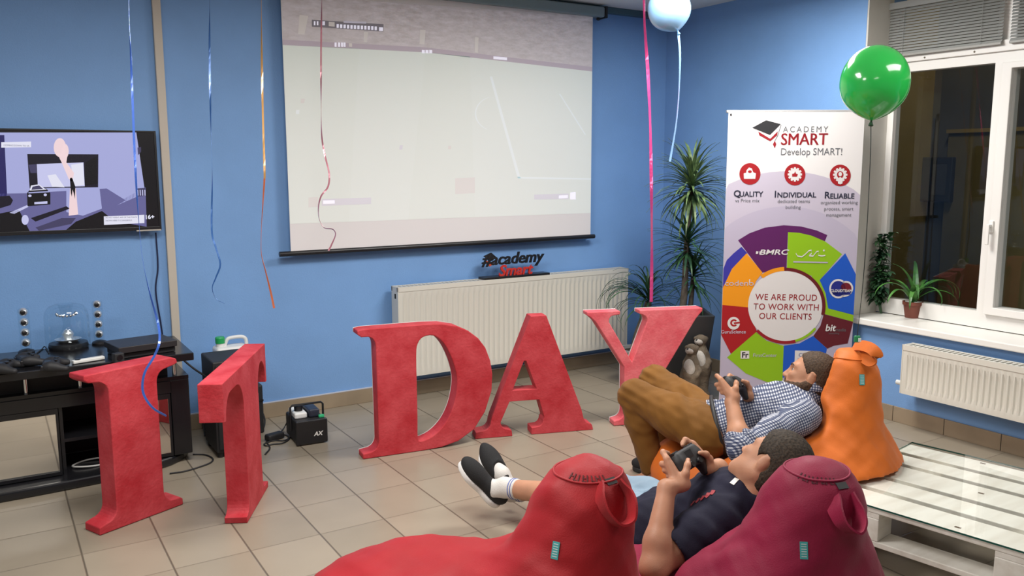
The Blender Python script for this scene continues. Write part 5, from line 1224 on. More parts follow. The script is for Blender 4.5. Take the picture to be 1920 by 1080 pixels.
# window sill plants
ZSL = ZS+0.04
c = on_z(1709, 598, ZSL); c = c+Vector((0.052, 0.03, 0))
t = thing('potted_clivia', 'strap leaved plant in a brown pot on the window sill', 'potted plant', c)
hp_ = 0.105
bm = B(); lathe(bm, [(0, 0.001), (0.043, 0.001), (0.056, hp_*0.80), (0.062, hp_*0.80), (0.063, hp_), (0.054, hp_), (0.052, hp_-0.015), (0, hp_-0.015)], c, 28); obj('pot', bm, M_TERRA, t, smooth='auto')
bm = B(); lathe(bm, [(0, hp_-0.012), (0.052, hp_-0.012)], c, 24); obj('soil', bm, M_SOIL, t)
bm = B(); r = random.Random(5)
aw = math.atan2(-BR.y, -BR.x); ae = math.atan2(BR.y, BR.x)
for az_, el, Ln, dp in ((aw+0.1, 1.15, .27, 2.6), (aw-0.4, 1.25, .25, 2.2), (aw+0.6, .9, .26, 2.2), (ae, 1.2, .30, 2.7), (ae+0.3, 1.05, .33, 2.7), (ae-0.35, 1.3, .30, 3.1), (ae+0.7, 1.2, .28, 2.9), (ae-0.6, 0.9, .28, 2.8), (aw-0.8, 1.3, .26, 2.8), (aw+1.3, 1.3, .25, 2.9), (aw+1.0, 1.0, .24, 2.9), (ae+1.2, 1.35, .3, 1.6), (aw+0.3, 1.4, .26, 1.2), (ae-1.1, 1.2, .26, 3.2)):
    blade(bm, c+Vector((r.uniform(-.012, .012), r.uniform(-.012, .012), hp_-0.015)), az_, el, Ln*1.34, 0.040, dp*1.12, 12, 0.3)
obj('leaves', bm, M_LF3, t)
c = on_z(1651, 583, ZSL)+Vector((0.06, 0.0, 0))
t = thing('potted_vine', 'bushy dark green climber in a small grey pot by the window frame', 'potted plant', c)
bm = B(); lathe(bm, [(0, 0.001), (0.033, 0.001), (0.040, 0.062), (0.043, 0.062), (0.043, 0.075), (0.036, 0.075), (0.035, 0.065), (0, 0.065)], c, 24); obj('pot', bm, mat('grey_pot', (0.13, 0.125, 0.115), 0.6), t, smooth='auto')
bm = B(); lathe(bm, [(0, 0.068), (0.035, 0.068)], c, 20); obj('soil', bm, M_SOIL, t)
bms = B(); bml = B(); r = random.Random(11)
dvine = (c-CAMP).dot(FW)
for k in range(12):
    q = c+Vector((r.uniform(-.02, .02), r.uniform(-.02, .02), 0.065)); pts = [q]
    for i in range(6):
        q = q+Vector((r.uniform(-.020, .030), r.uniform(-.035, .020), r.uniform(.055, .092)*(1 if k < 6 else 0.5)))
        q.x = min(q.x, XF-0.06); q.y = min(q.y, YR-0.05); pts.append(q)
    tube(bms, bez(pts, 3), 0.0022, 5)
    for j, pnt in enumerate(bez(pts, 2)[1:]):
        for s in range(2): 
            az_ = r.uniform(0, 2*PI); 
            if pnt.y+0.07*math.sin(az_) > YR-0.02: az_ = -abs(az_ % PI)
            if pnt.x+0.07*math.cos(az_) > XF-0.02: az_ = PI-az_
            blade(bml, pnt, az_, r.uniform(-.3, .8), r.uniform(.055, .085), 0.040, r.uniform(.5, 1.8), 6, 0.2)
obj('stems', bms, M_LF2, t); 
for ua, va, ub, vb, uc, vc, wd in ((1652, 520, 1650, 575, 1663, 624, 0.02), (1640, 470, 1632, 510, 1628, 560, 0.009), (1664, 470, 1645, 500, 1634, 545, 0.010)):
    dq = dvine-0.09
    P_ = bez([at(ua, va, dq+0.04), at(ub, vb, dq-0.03), at(uc, vc, dq-0.045)], 8); n = len(P_)
    side = RT
    rows = [(bml.verts.new(p-side*wd*0.5*math.sin(PI*(0.12+0.86*i/(n-1)))), bml.verts.new(p-FW*0.003), bml.verts.new(p+side*wd*0.5*math.sin(PI*(0.12+0.86*i/(n-1))))) for i, p in enumerate(P_)]
    for a, b in zip(rows, rows[1:]): bml.faces.new((a[0], a[1], b[1], b[0])); bml.faces.new((a[1], a[2], b[2], b[1]))
obj('leaves', bml, M_LF2, t)

# ------------------------------------------------------------------ balloons
def ribbon(bm, pts, w_, turns=2.0, n=5, ph=0.0):
    """curling flat ribbon: a thin strip that twists about its path"""
    P_ = bez(pts, n); N_ = len(P_); rows = []
    L_ = [0.0]
    for a, b in zip(P_, P_[1:]): L_.append(L_[-1]+(b-a).length)
    for i, p in enumerate(P_):
        t_ = (P_[min(i+1, N_-1)]-P_[max(i-1, 0)]).normalized(); s_ = RT-t_*RT.dot(t_); s_.normalize(); f_ = t_.cross(s_); a = ph+0.9*math.sin(turns*L_[i]*5.0)
        u = s_*math.cos(a)+f_*math.sin(a); v = t_.cross(u)
        rows.append([bm.verts.new(p+u*x*w_/2+v*y*0.0005) for x, y in ((-1, -1), (1, -1), (1, 1), (-1, 1))])
    for a, b in zip(rows, rows[1:]):
        for k in range(4): bm.faces.new((a[k], a[(k+1) % 4], b[(k+1) % 4], b[k]))
    bm.faces.new(rows[0][::-1]); bm.faces.new(rows[-1])
def rib_mat(name, col): return mat(name, col, 0.22, 0.25, 0.6, coat=0.5)
def balloon_mat(name, col):
    m, nt, b = new_mat(name); b.inputs['Base Color'].default_value = (*col, 1); b.inputs['Roughness'].default_value = 0.16; b.inputs['Coat Weight'].default_value = 0.6; b.inputs['Coat Roughness'].default_value = 0.06
    b.inputs['Subsurface Weight'].default_value = 0.25; b.inputs['Subsurface Radius'].default_value = (0.03, 0.03, 0.03); b.inputs['Subsurface Scale'].default_value = 0.5; return m
def balloon(label, c, kn, R, Rt, m, mk_, rib, rm, rw, turns=1.2, ph=0.3):
    ax = (c-kn).normalized(); t = thing('balloon', label, 'balloon', kn)
    u, v = basis(ax); Lk = (c-kn).length
    M = frame(c, u, ax.cross(u), ax)
    prof = []
    for i in range(25):
        th = PI*i/24; zz = -math.cos(th); rr = math.sin(th)
        if zz < 0: prof.append((R*rr**(1.0+0.55*(-zz)**1.5), zz*(Lk-0.012)))
        else: prof.append((R*rr, zz*Rt))
    bm = B(); lathe(bm, prof, (0, 0, 0), 48, M); o = obj('skin', bm, m, t, smooth=True)
    bm = B(); lathe(bm, [(0.004, -Lk+0.016), (0.0045, -Lk+0.008), (0.010, -Lk-0.006), (0.009, -Lk-0.009), (0, -Lk-0.004)], (0, 0, 0), 14, M); obj('knot', bm, mk_, t, smooth='auto')
    bm = B(); ribbon(bm, rib, rw, turns, 6, ph); obj('ribbon', bm, rm, t)
    return t
c = at(1640, 155, 3.35); kn = at(1633, 232, 3.35)
balloon('bright green balloon floating by the window', c, kn, 62*3.35/FPX, 69*3.35/FPX, balloon_mat('green_latex', (0.032, 0.58, 0.10)), mat('dark_green_latex', (0.01, 0.06, 0.02), 0.4),
        [kn, at(1632, 290, 3.36), at(1627, 400, 3.42), at(1619, 520, 3.5), at(1607, 632, 3.6)], mat('dark_string', (0.03, 0.04, 0.035), 0.5), 0.0035)
q = at(1607, 634, 3.6); bm = B()
M = frame(q, RT, FW, (0, 0, 1)); boxc(bm, (0, 0, -0.004), (0.026, 0.014, 0.03), M)
t = thing('clip', 'small green clip at the end of the green balloon string', 'clip', q); obj('jaw', bm, mat('green_clip', (0.03, 0.25, 0.10), 0.4), t, bevel=0.005)
bm = B(); boxc(bm, (0.008, -0.009, -0.008), (0.012, 0.004, 0.016), M); obj('white_pad', bm, M_WHT, t, bevel=0.001)
c = at(1255, 18, 4.75); kn = at(1272, 62, 4.75)
balloon('pale blue balloon under the ceiling by the room corner', c, kn, 40*4.75/FPX, 42*4.75/FPX, balloon_mat('pale_blue_latex', (0.27, 0.49, 0.76)), mat('blue_latex_knot', (0.15, 0.36, 0.65), 0.4),
        [kn, at(1275, 100, 4.75), at(1274, 150, 4.75), at(1271, 200, 4.75), at(1266, 245, 4.75), at(1256, 303, 4.75)], rib_mat('pale_blue_ribbon', (0.30, 0.52, 0.85)), 0.013, 0.8, 0.4)
# ribbons hanging from balloons above the picture
def hanging(label, px, d, col, w_, turns=1.5, ph=0.3, second=None):
    top = at(px[0][0]-1, -110, d); top.z = min(top.z, ZC-0.01)
    pts = [top]+[at(*p[:2], p[2] if len(p) > 2 else d) for p in px]
    t = thing('hanging_ribbon', label, 'ribbon', pts[-1], 0, 'ribbons hanging from the ceiling balloons')
    bm = B(); ribbon(bm, pts, w_, turns, 7, ph); obj('strip', bm, rib_mat('ribbon', col), t)
    if second:
        bm = B(); ribbon(bm, [at(*p, d) for p in second[0]], w_, turns, 7, ph); obj('lower_strip', bm, rib_mat('ribbon', second[1]), t)
    return t
hanging('blue curling ribbon falling in front of the television and red I', [(242, 30), (245, 100), (249, 200), (253, 300), (259, 400), (268, 490), (281, 550), (296, 605), (299, 640, 3.5), (289, 668, 3.48), (272, 697, 3.46), (267, 724, 3.46), (272, 745, 3.46), (288, 766, 3.46), (312, 780, 3.46)], 3.6, (0.05, 0.13, 0.50), 0.0095, 1.2, 0.3)
hanging('thin blue ribbon hanging right of the ivory cable channel', [(393, 30), (393, 110), (395, 220), (398, 330), (397, 430), (404, 462), (413, 495), (405, 520), (398, 540), (405, 560), (421, 569)], 4.6, (0.05, 0.16, 0.45), 0.010, 1.4, 0.4)
hanging('gold and red ribbon hanging left of the projection screen', [(490, 20), (491, 120), (493, 220), (496, 320), (496, 335)], 4.5, (0.62, 0.33, 0.10), 0.011, 1.0, 0.2,
        ([(496, 335), (493, 380), (490, 430), (490, 475), (497, 505), (507, 545), (514, 578)], (0.65, 0.17, 0.07)))
hanging('pink ribbon hanging in front of the projection screen', [(603, 20), (602, 90), (602, 170), (603, 250), (609, 290), (617, 325), (615, 350), (602, 368), (597, 390), (599, 412), (608, 427), (624, 430), (629, 440), (622, 458), (616, 470)], 4.95, (0.55, 0.22, 0.28), 0.010, 1.8, 0.3)
hanging('wide magenta ribbon hanging in the room corner', [(1208, 30), (1211, 80), (1215, 140), (1219, 230), (1221, 330), (1222, 430), (1222, 500), (1221, 566)], 4.9, (0.55, 0.05, 0.20), 0.019, 1.0, 0.2)
# ================================================================== people
def skin_mat(name, col):
    m = mat(name, col, 0.5, spec=0.35, var=0.08, vscale=18, bump=0.08, bscale=300); b = m.node_tree.nodes['Principled BSDF']
    b.inputs['Subsurface Weight'].default_value = 0.12; b.inputs['Subsurface Radius'].default_value = (0.02, 0.008, 0.004); b.inputs['Subsurface Scale'].default_value = 0.4; return m
def hair_mat(name, a, b_):
    m, nt, b = new_mat(name); N = nt.nodes; L = nt.links
    tc = N.new('ShaderNodeTexCoord'); n = N.new('ShaderNodeTexNoise'); n.inputs['Scale'].default_value = 170; n.inputs['Detail'].default_value = 6; L.new(tc.outputs['Object'], n.inputs['Vector'])
    r = N.new('ShaderNodeValToRGB'); r.color_ramp.elements[0].position = 0.35; r.color_ramp.elements[1].position = 0.7; r.color_ramp.elements[0].color = (*a, 1); r.color_ramp.elements[1].color = (*b_, 1)
    L.new(n.outputs['Fac'], r.inputs['Fac']); L.new(r.outputs['Color'], b.inputs['Base Color']); b.inputs['Roughness'].default_value = 0.7; b.inputs['Specular IOR Level'].default_value = 0.25
    bp = N.new('ShaderNodeBump'); bp.inputs['Strength'].default_value = 0.35; bp.inputs['Distance'].default_value = 0.003; L.new(n.outputs['Fac'], bp.inputs['Height']); L.new(bp.outputs['Normal'], b.inputs['Normal']); return m
def torso(F, P, N_, r, sp, inf, k=0.05, sw=0.17):
    fr = sp.cross(r); ax = (r, fr, sp); L = (N_-P).length
    F.ell(P+sp*0.01, (0.158+inf, 0.108+inf, 0.115+inf), ax, k)
    F.ell(lerp(P, N_, 0.40), (0.145+inf, 0.103+inf, 0.16+inf), ax, k)
    F.ell(lerp(P, N_, 0.70)+fr*0.012, (0.165+inf, 0.115+inf, 0.15+inf), ax, k)
    F.cone(N_-r*(sw-0.03)-sp*0.055, N_+r*(sw-0.03)-sp*0.055, 0.062+inf, 0.062+inf, k)
def head(F, H, f, u, k=0.02, s=1.0, full=True):
    r = f.cross(u)                                              # right-hand side of the face
    ax = (r, f, u); q = lambda a, b, c: H+(r*a+f*b+u*c)*s
    F.ell(q(0, -0.012, 0.030), (0.076*s, 0.097*s, 0.088*s), ax, k)
    F.ell(q(0, 0.030, -0.020), (0.064*s, 0.068*s, 0.088*s), ax, 0.03)
    F.ell(q(0, 0.040, -0.070), (0.047*s, 0.050*s, 0.045*s), ax, 0.035)
    F.cone(q(-0.012, 0.078, -0.098), q(0.012, 0.078, -0.098), 0.019*s, 0.019*s, 0.025)
    for e in (-1, 1):
        F.cone(q(e*0.052, -0.01, -0.055), q(e*0.020, 0.072, -0.092), 0.022*s, 0.018*s, 0.03)       # jaw line
        F.cone(q(e*0.010, 0.090, 0.022), q(e*0.045, 0.072, 0.022), 0.010*s, 0.010*s, 0.018)       # brow
        F.ell(q(e*0.036, 0.074, -0.022), (0.020*s, 0.016*s, 0.016*s), ax, 0.02)                   # cheek
        F.cone(q(e*0.032, 0.098, 0.002), q(e*0.034, 0.090, 0.002), 0.011*s, 0.012*s, 0.012, 'cut')   # eye socket
        F.ell(q(e*0.077, -0.012, -0.012), (0.009*s, 0.018*s, 0.031*s), (r*math.cos(0.35)+f*-e*math.sin(0.35), f*math.cos(0.35)+r*e*math.sin(0.35), u), 0.012)
        F.cone(q(e*0.081, -0.022, 0.010), q(e*0.080, -0.006, 0.018), 0.006*s, 0.006*s, 0.006)
        F.ell(q(e*0.010, 0.104, -0.036), (0.008*s, 0.009*s, 0.007*s), ax, 0.008)
    F.cone(q(0, 0.092, 0.010), q(0, 0.112, -0.030), 0.009*s, 0.0115*s, 0.012)                      # nose
    F.cone(q(-0.018, 0.090, -0.060), q(0.018, 0.090, -0.060), 0.0065*s, 0.0065*s, 0.008); F.cone(q(-0.016, 0.088, -0.071), q(0.016, 0.088, -0.071), 0.008*s, 0.008*s, 0.008)
    F.cone(q(-0.024, 0.100, -0.0655), q(0.024, 0.100, -0.0655), 0.0022*s, 0.0022*s, 0.004, 'cut')   # mouth line
def hair(name, H, f, u, m, parent, s=1.0, thick=0.010, low=-0.075, hairline=0.060, seed=1.0, fade=0.0, side=0.012, slope=0.75):
    r = f.cross(u); ax = (r, f, u); q = lambda a, b, c: H+(r*a+f*b+u*c)*s
    lo = NP(H)-0.2; F = Field(lo, NP(H)+0.2, 0.0036)
    F.ell(q(0, -0.012, 0.030+thick*0.4), ((0.076+thick)*s, (0.097+thick)*s, (0.088+thick)*s), ax, 0.0)
    F.ell(q(0, -0.030, -0.030), ((0.066+thick*0.8)*s, (0.068+thick*0.8)*s, 0.082*s), ax, 0.02)
    P = F.points(); d = P-NP(H); a = d @ NP(r); b = d @ NP(f); c = d @ NP(u)
    # hairline: forehead, temples in front of the ear, nape
    F.f = np.maximum(F.f, (b-hairline*s-0.55*np.maximum(c-0.03*s, 0)*0-np.where(c > 0.055*s, 0.03*s, 0)).astype(np.float32)*0.8)
    F.f = np.maximum(F.f, ((b-side*s)-c*slope).astype(np.float32)*0.7)
    F.f = np.maximum(F.f, ((low*s-c)).astype(np.float32))
    for e in (-1, 1): F.cone(q(e*0.10, -0.010, -0.012), q(e*0.06, -0.004, -0.018), 0.026*s, 0.026*s, 0.006, 'cut')
    if fade: F.f += (np.clip((0.02-c)/0.08, 0, 1)*fade).astype(np.float32)
    F.f += (0.0016*vnoise(P, 150.0, seed)+0.0008*vnoise(P, 60.0, seed)).astype(np.float32)
    return fobj(name, F, m, parent, 1)
def eyes(H, f, u, parent, s=1.0):
    r = f.cross(u); q = lambda a, b, c: H+(r*a+f*b+u*c)*s
    for e in (-1, 1):
        bm = B(); ball(bm, q(e*0.032, 0.0735, 0.002), 0.0125*s, 16, 12); o = obj('eye', bm, mat('eye_white', (0.45, 0.42, 0.40), 0.3), parent, smooth=True)
        bm = B(); ball(bm, q(e*0.032, 0.0820, 0.002), 0.0062*s, 12, 10); obj('iris', bm, mat('iris', (0.05, 0.04, 0.03), 0.15), o, smooth=True)
        bm = B(); tube(bm, bez([q(e*0.014, 0.1, 0.020), q(e*0.032, 0.096, 0.027), q(e*0.050, 0.080, 0.020)], 5), [0.003*s]*11, 6); obj('eyebrow', bm, mat('eyebrow', (0.06, 0.04, 0.025), 0.7), parent, smooth=True)
def grip_hand(F, c, cr, cf, cn, s, wrist):
    q = lambda x, y, z: c+cr*(s*x)+cf*y+cn*z
    K = [q(0.095, 0.044-0.021*k, -0.008-0.003*k) for k in range(4)]
    heel = q(0.090, -0.052, -0.004)
    w2 = lerp(wrist, heel, 0.55)
    F.cone(wrist, heel, 0.025, 0.022, 0.02)
    for k in range(4): F.cone(lerp(wrist, heel, 0.75), K[k], 0.016, 0.0115, 0.014)
    F.cone(heel, K[3], 0.017, 0.013, 0.012)
    tips = [(0.050, 0.058, -0.020), (0.043, 0.028, -0.031), (0.046, 0.008, -0.032), (0.052, -0.012, -0.032)]
    pips = [(0.080, 0.070, -0.017), (0.086, 0.038, -0.040), (0.088, 0.016, -0.042), (0.090, -0.006, -0.040)]
    rr = [(0.0095, 0.0088, 0.0074), (0.0098, 0.0090, 0.0076), (0.0094, 0.0086, 0.0073), (0.0082, 0.0075, 0.0064)]
    for k in range(4):
        p = q(*pips[k]); t = q(*tips[k]); m = lerp(p, t, 0.55)+cn*-0.003
        F.chain([K[k], p, m, t], [rr[k][0]+0.001, rr[k][0], rr[k][1], rr[k][2]], 0.006)
    F.chain([lerp(heel, w2, 0.2)+cn*0.004, q(0.088, -0.026, 0.020), q(0.068, -0.006, 0.031), q(0.043, 0.008, 0.028)], [0.017, 0.0125, 0.0105, 0.0085], 0.010)
def shoe(parent, heel, toe, soln, m_up, m_sole, name='shoe', lace=None):
    """slip-on: t along the foot, n out of the sole"""
    t = (toe-heel); L = t.length; t.normalize(); n = (soln-t*soln.dot(t)).normalized(); b = t.cross(n); c = (heel+toe)/2
    F = Field(NP(c)-0.2, NP(c)+0.2, 0.0042); ax = (t, b, n)
    F.ell(heel+t*0.055-n*0.040, (0.062, 0.036, 0.045), ax, 0.02); F.ell(heel+t*(L*0.60)-n*0.030, (0.110, 0.042, 0.036), ax, 0.03); F.ell(heel+t*(L-0.065)-n*0.024, (0.062, 0.044, 0.028), ax, 0.03)
    F.cone(heel+t*0.07-n*0.12, heel+t*0.075-n*0.075, 0.036, 0.034, 0.012, 'cut')
    F.keep(heel-n*0.004, n, 0.006)
    o = fobj(name, F, m_up, parent, 1)
    F = Field(NP(c)-0.2, NP(c)+0.2, 0.0042)
    F.ell(heel+t*0.06, (0.064, 0.039, 0.05), ax, 0.0); F.cone(heel+t*0.06, heel+t*(L*0.7), 0.036, 0.044, 0.02); F.ell(heel+t*(L-0.07), (0.072, 0.047, 0.05), ax, 0.03)
    F.keep(heel+n*0.012, n, 0.004); F.keep(heel-n*0.014, -n, 0.004)
    fobj('sole', F, m_sole, o, 1)
    return o
M_NAVYP = mat('dark_sole', (0.02, 0.02, 0.02), 0.6)

# ------------------------------------------------------------------ man in the navy shirt
SK2 = skin_mat('skin', (0.46, 0.235, 0.145))
F = Field((1.56, 1.58, 0.0), (2.55, 3.36, 0.86), 0.005)
torso(F, P2, N2, r2, sp2, -0.006)
F.cone(N2-sp2*0.02, H2-u2*0.055-f2*0.02, 0.062, 0.056, 0.03)
head(F, H2, f2, u2)
for S_, E_2, W_, s in ((LS2, LE2, LW2, -1), (RS2, RE2, RW2, 1)):
    F.chain([S_, lerp(S_, E_2, 0.5), E_2], [0.056, 0.050, 0.042], 0.03); mid = lerp(E_2, W_, 0.3)
    F.chain([E_2, mid, W_], [0.042, 0.043, 0.028], 0.025)
    grip_hand(F, C2, cr2, cf2, cn2, s, W_)
for Hh_, K_, A_2 in ((LH2, LK2, LA2), (RH2, RK2, RA2)):
    F.chain([Hh_, lerp(Hh_, K_, 0.4), K_], [0.080, 0.078, 0.056], 0.04); F.chain([K_, lerp(K_, A_2, 0.3), A_2], [0.055, 0.056, 0.036], 0.03)
for A_2, h_, t_, n_ in ((LA2, hL, tL, nL), (RA2, hR, tR, nR)): F.chain([A_2, lerp(h_, t_, 0.28)-n_*0.045, lerp(h_, t_, 0.70)-n_*0.026], [0.036, 0.030, 0.017], 0.02)
me = F.mesh('person', 1); me.materials.append(SK2); man2 = link('person', me)
tag(man2, 'person lying on the crimson bag in a navy shirt and jeans shorts holding a controller', 'person')
eyes(H2, f2, u2, man2)
hair('hair', H2, f2, u2, hair_mat('brown_hair', (0.014, 0.010, 0.007), (0.055, 0.038, 0.025)), man2, thick=0.013, low=-0.105, hairline=0.066, seed=2.0, fade=0.005, side=0.034, slope=0.42)
# shirt
M_NAVY = cloth_mat('navy_cotton', (0.010, 0.010, 0.026), 0.25, 0.85, 0.0)
F = Field((1.56, 1.58, 0.0), (2.55, 2.65, 0.86), 0.0065)
torso(F, P2, N2, r2, sp2, 0.012)
F.cone(P2-r2*0.075-sp2*0.03, P2+r2*0.075-sp2*0.03, 0.132, 0.132, 0.05)
for S_, E_2 in ((LS2, LE2), (RS2, RE2)): F.chain([S_, lerp(S_, E_2, 0.3), lerp(S_, E_2, 0.60)], [0.070, 0.070, 0.072], 0.04)
F.cone(N2-sp2*0.01, H2-u2*0.06-f2*0.02, 0.055, 0.064, 0.03)
for S_, E_2 in ((LS2, LE2), (RS2, RE2)):
    a = lerp(S_, E_2, 0.60); d = (E_2-S_).normalized(); F.cone(a+d*0.075, a+d*0.14, 0.078, 0.10, 0.008, 'cut')
nd = (H2-u2*0.06-f2*0.02-N2).normalized(); F.cone(N2+nd*0.115+f2*0.01, N2+nd*0.20, 0.085, 0.10, 0.01, 'cut')
P_ = F.points(); d = P_-NP(P2); a = d @ NP(sp2); b = d @ NP(r2); c_ = d @ NP(fr2)
F.f += (0.005*np.sin(70*a+9*b+4*np.sin(16*b))*np.exp(-((a-0.16)/0.09)**2)+0.004*vnoise(P_, 26, 1.0)+0.003*np.sin(48*b+30*a+20*c_)*np.exp(-((a-0.38)/0.09)**2)).astype(np.float32)
F.keep(P2-sp2*0.075, -sp2, 0.01)
sh2 = fobj('shirt', F, M_NAVY, man2, 1)
# jeans shorts
M_JEAN = cloth_mat('pale_denim', (0.215, 0.30, 0.385), 0.25, 0.8, 0.1)
F = Field((1.56, 1.8, 0.0), (2.55, 3.2, 0.86), 0.0065)
F.ell(P2-sp2*0.02, (0.168, 0.118, 0.13), (r2, fr2, sp2), 0.04)
for Hh_, K_ in ((LH2, LK2), (RH2, RK2)):
    e = lerp(Hh_, K_, 1.10); F.chain([Hh_, lerp(Hh_, K_, 0.45), e], [0.106, 0.102, 0.088], 0.04)
    d = (K_-Hh_).normalized(); F.cone(e+d*0.10, e+d*0.2, 0.10, 0.11, 0.006, 'cut')
P_ = F.points(); d = P_-NP(P2); a = d @ NP((LK2-LH2).normalized()); b = d @ NP(r2)
F.f += (0.005*np.sin(58*a+10*np.sin(14*b)+22*b)*np.exp(-((a-0.12)/0.16)**2)+0.004*vnoise(P_, 24, 3.0)).astype(np.float32)
F.keep(P2+sp2*0.03, sp2, 0.01)
fobj('jeans_shorts', F, M_JEAN, man2, 1)
# socks and shoes
M_SOCK = mat('white_sock', (0.62, 0.60, 0.57), 0.85, bump=0.3, bscale=300); M_BST = mat('blue_sock_stripe', (0.12, 0.16, 0.40), 0.8)
M_CANV = mat('black_canvas', (0.010, 0.010, 0.011), 0.85, bump=0.25, bscale=400); M_RUB = mat('white_rubber', (0.72, 0.72, 0.70), 0.5)
for A_2, K_, h_, t_, n_ in ((LA2, LK2, hL, tL, nL), (RA2, RK2, hR, tR, nR)):
    up = (K_-A_2).normalized()
    F = Field(NP(A_2)-0.22, NP(A_2)+0.22, 0.005); F.chain([lerp(h_, t_, 0.62)-n_*0.030, lerp(h_, t_, 0.26)-n_*0.045, A_2, A_2+up*0.075], [0.023, 0.036, 0.043, 0.045], 0.02); F.keep(A_2+up*0.075, up, 0.004)
    sk = fobj('sock', F, M_SOCK, man2, 1)
    for q in (0.050, 0.063):
        bm = B(); c = A_2+up*q; u_, v_ = basis(up); tube(bm, [c+(u_*math.cos(a)+v_*math.sin(a))*0.0440 for a in np.linspace(0, 2*PI, 24, endpoint=False)], 0.0028, 6, closed=True); obj('stripe', bm, M_BST, sk, smooth=True)
shoe(man2, hL, tL, nL, M_CANV, M_RUB); shoe(man2, hR, tR, nR, M_CANV, M_RUB)
# red print and white patch on the far shoulder of the shirt
bpy.context.view_layer.update()
def decal(name, o, px, m, w_, par, off=0.002):
    pts = []
    for u, v in px:
        ok, l, n, i = o.ray_cast(CAMP, ray(u, v))
        if ok: pts.append((l+n*off, n))
    if len(pts) > 1:
        bm = B(); band(bm, [p for p, n in pts], [n.cross(pts[-1][0]-pts[0][0]) for p, n in pts], w_, 0.001); obj(name, bm, m, par)
M_RPR = mat('red_print', (0.30, 0.02, 0.03), 0.7)
for k in range(5):
    decal('red_print', sh2, [(1296+k*9, 946-k*5+2), (1300+k*9, 942-k*5+2), (1302+k*9, 938-k*5+2)], M_RPR, 0.012, sh2)
decal('white_patch', sh2, [(1372, 908), (1377, 903), (1382, 898)], M_WHT, 0.016, sh2)
# the pad in his hands
t = thing('game_controller', 'black controller held up by the man in navy', 'game pad', C2)
pad_parts(t, frame(C2, cr2, cf2, cn2))

# ------------------------------------------------------------------ man in the checked shirt
SK1 = skin_mat('skin_tanned', (0.44, 0.215, 0.125))
F = Field((2.25, 2.05, 0.0), (3.55, 3.65, 0.92), 0.005)
torso(F, P1, N1, r1, sp1, -0.006)
F.cone(N1-sp1*0.02, H1-u1*0.055-f1*0.02, 0.062, 0.058, 0.03)
head(F, H1, f1, u1)
for S_, E_2, W_, s in ((LS1, LE1, LW1, -1), (RS1, RE1, RW1, 1)):
    F.chain([S_, lerp(S_, E_2, 0.5), E_2], [0.056, 0.050, 0.043], 0.03); F.chain([E_2, lerp(E_2, W_, 0.3), W_], [0.042, 0.043, 0.028], 0.025)
    grip_hand(F, C1, cr1, cf1, cn1, s, W_)
for Hh_, K_, A_2 in ((LH1, LK1, LA1), (RH1, RK1, RA1)):
    F.chain([Hh_, lerp(Hh_, K_, 0.4), K_], [0.092, 0.080, 0.056], 0.04); F.chain([K_, lerp(K_, A_2, 0.3), A_2], [0.055, 0.056, 0.036], 0.03)
tdir = Vector((-0.616, 0.788, 0))
for A_2 in (LA1, RA1): F.chain([A_2, Vector((A_2.x, A_2.y, 0.075))+tdir*0.02, Vector((A_2.x, A_2.y, 0.05))+tdir*0.15], [0.036, 0.034, 0.024], 0.03)
me = F.mesh('person', 1); me.materials.append(SK1); man1 = link('person', me)
tag(man1, 'bearded person lying on the orange bag in a checked shirt and brown trousers', 'person')
eyes(H1, f1, u1, man1)
HM1 = hair_mat('short_brown_hair', (0.030, 0.018, 0.011), (0.095, 0.058, 0.034))
hair('hair', H1, f1, u1, HM1, man1, thick=0.007, low=-0.085, hairline=0.052, seed=5.0, fade=0.003)
rr_ = f1.cross(u1); q = lambda a, b, c: H1+rr_*a+f1*b+u1*c
F = Field(NP(H1)-0.19, NP(H1)+0.19, 0.0036); ax = (rr_, f1, u1)
F.ell(q(0, 0.044, -0.080), (0.061, 0.064, 0.058), ax, 0.02); F.cone(q(-0.014, 0.080, -0.104), q(0.014, 0.080, -0.104), 0.031, 0.031, 0.02)
for e in (-1, 1): F.cone(q(e*0.058, -0.004, -0.045), q(e*0.030, 0.066, -0.092), 0.031, 0.031, 0.02); F.cone(q(e*0.008, 0.095, -0.050), q(e*0.027, 0.084, -0.068), 0.009, 0.009, 0.006)
P_ = F.points(); d = P_-NP(H1); c_ = d @ NP(u1); b = d @ NP(f1)
F.f = np.maximum(F.f, (c_+0.045-np.clip(0.03-b, 0, 0.05)*0.8).astype(np.float32)); F.cone(q(-0.016, 0.112, -0.0655), q(0.016, 0.112, -0.0655), 0.009, 0.009, 0.004, 'cut')
F.f += (0.002*vnoise(P_, 110, 4.0)).astype(np.float32)
fobj('beard', F, hair_mat('brown_beard', (0.030, 0.016, 0.009), (0.10, 0.055, 0.03)), man1, 1)
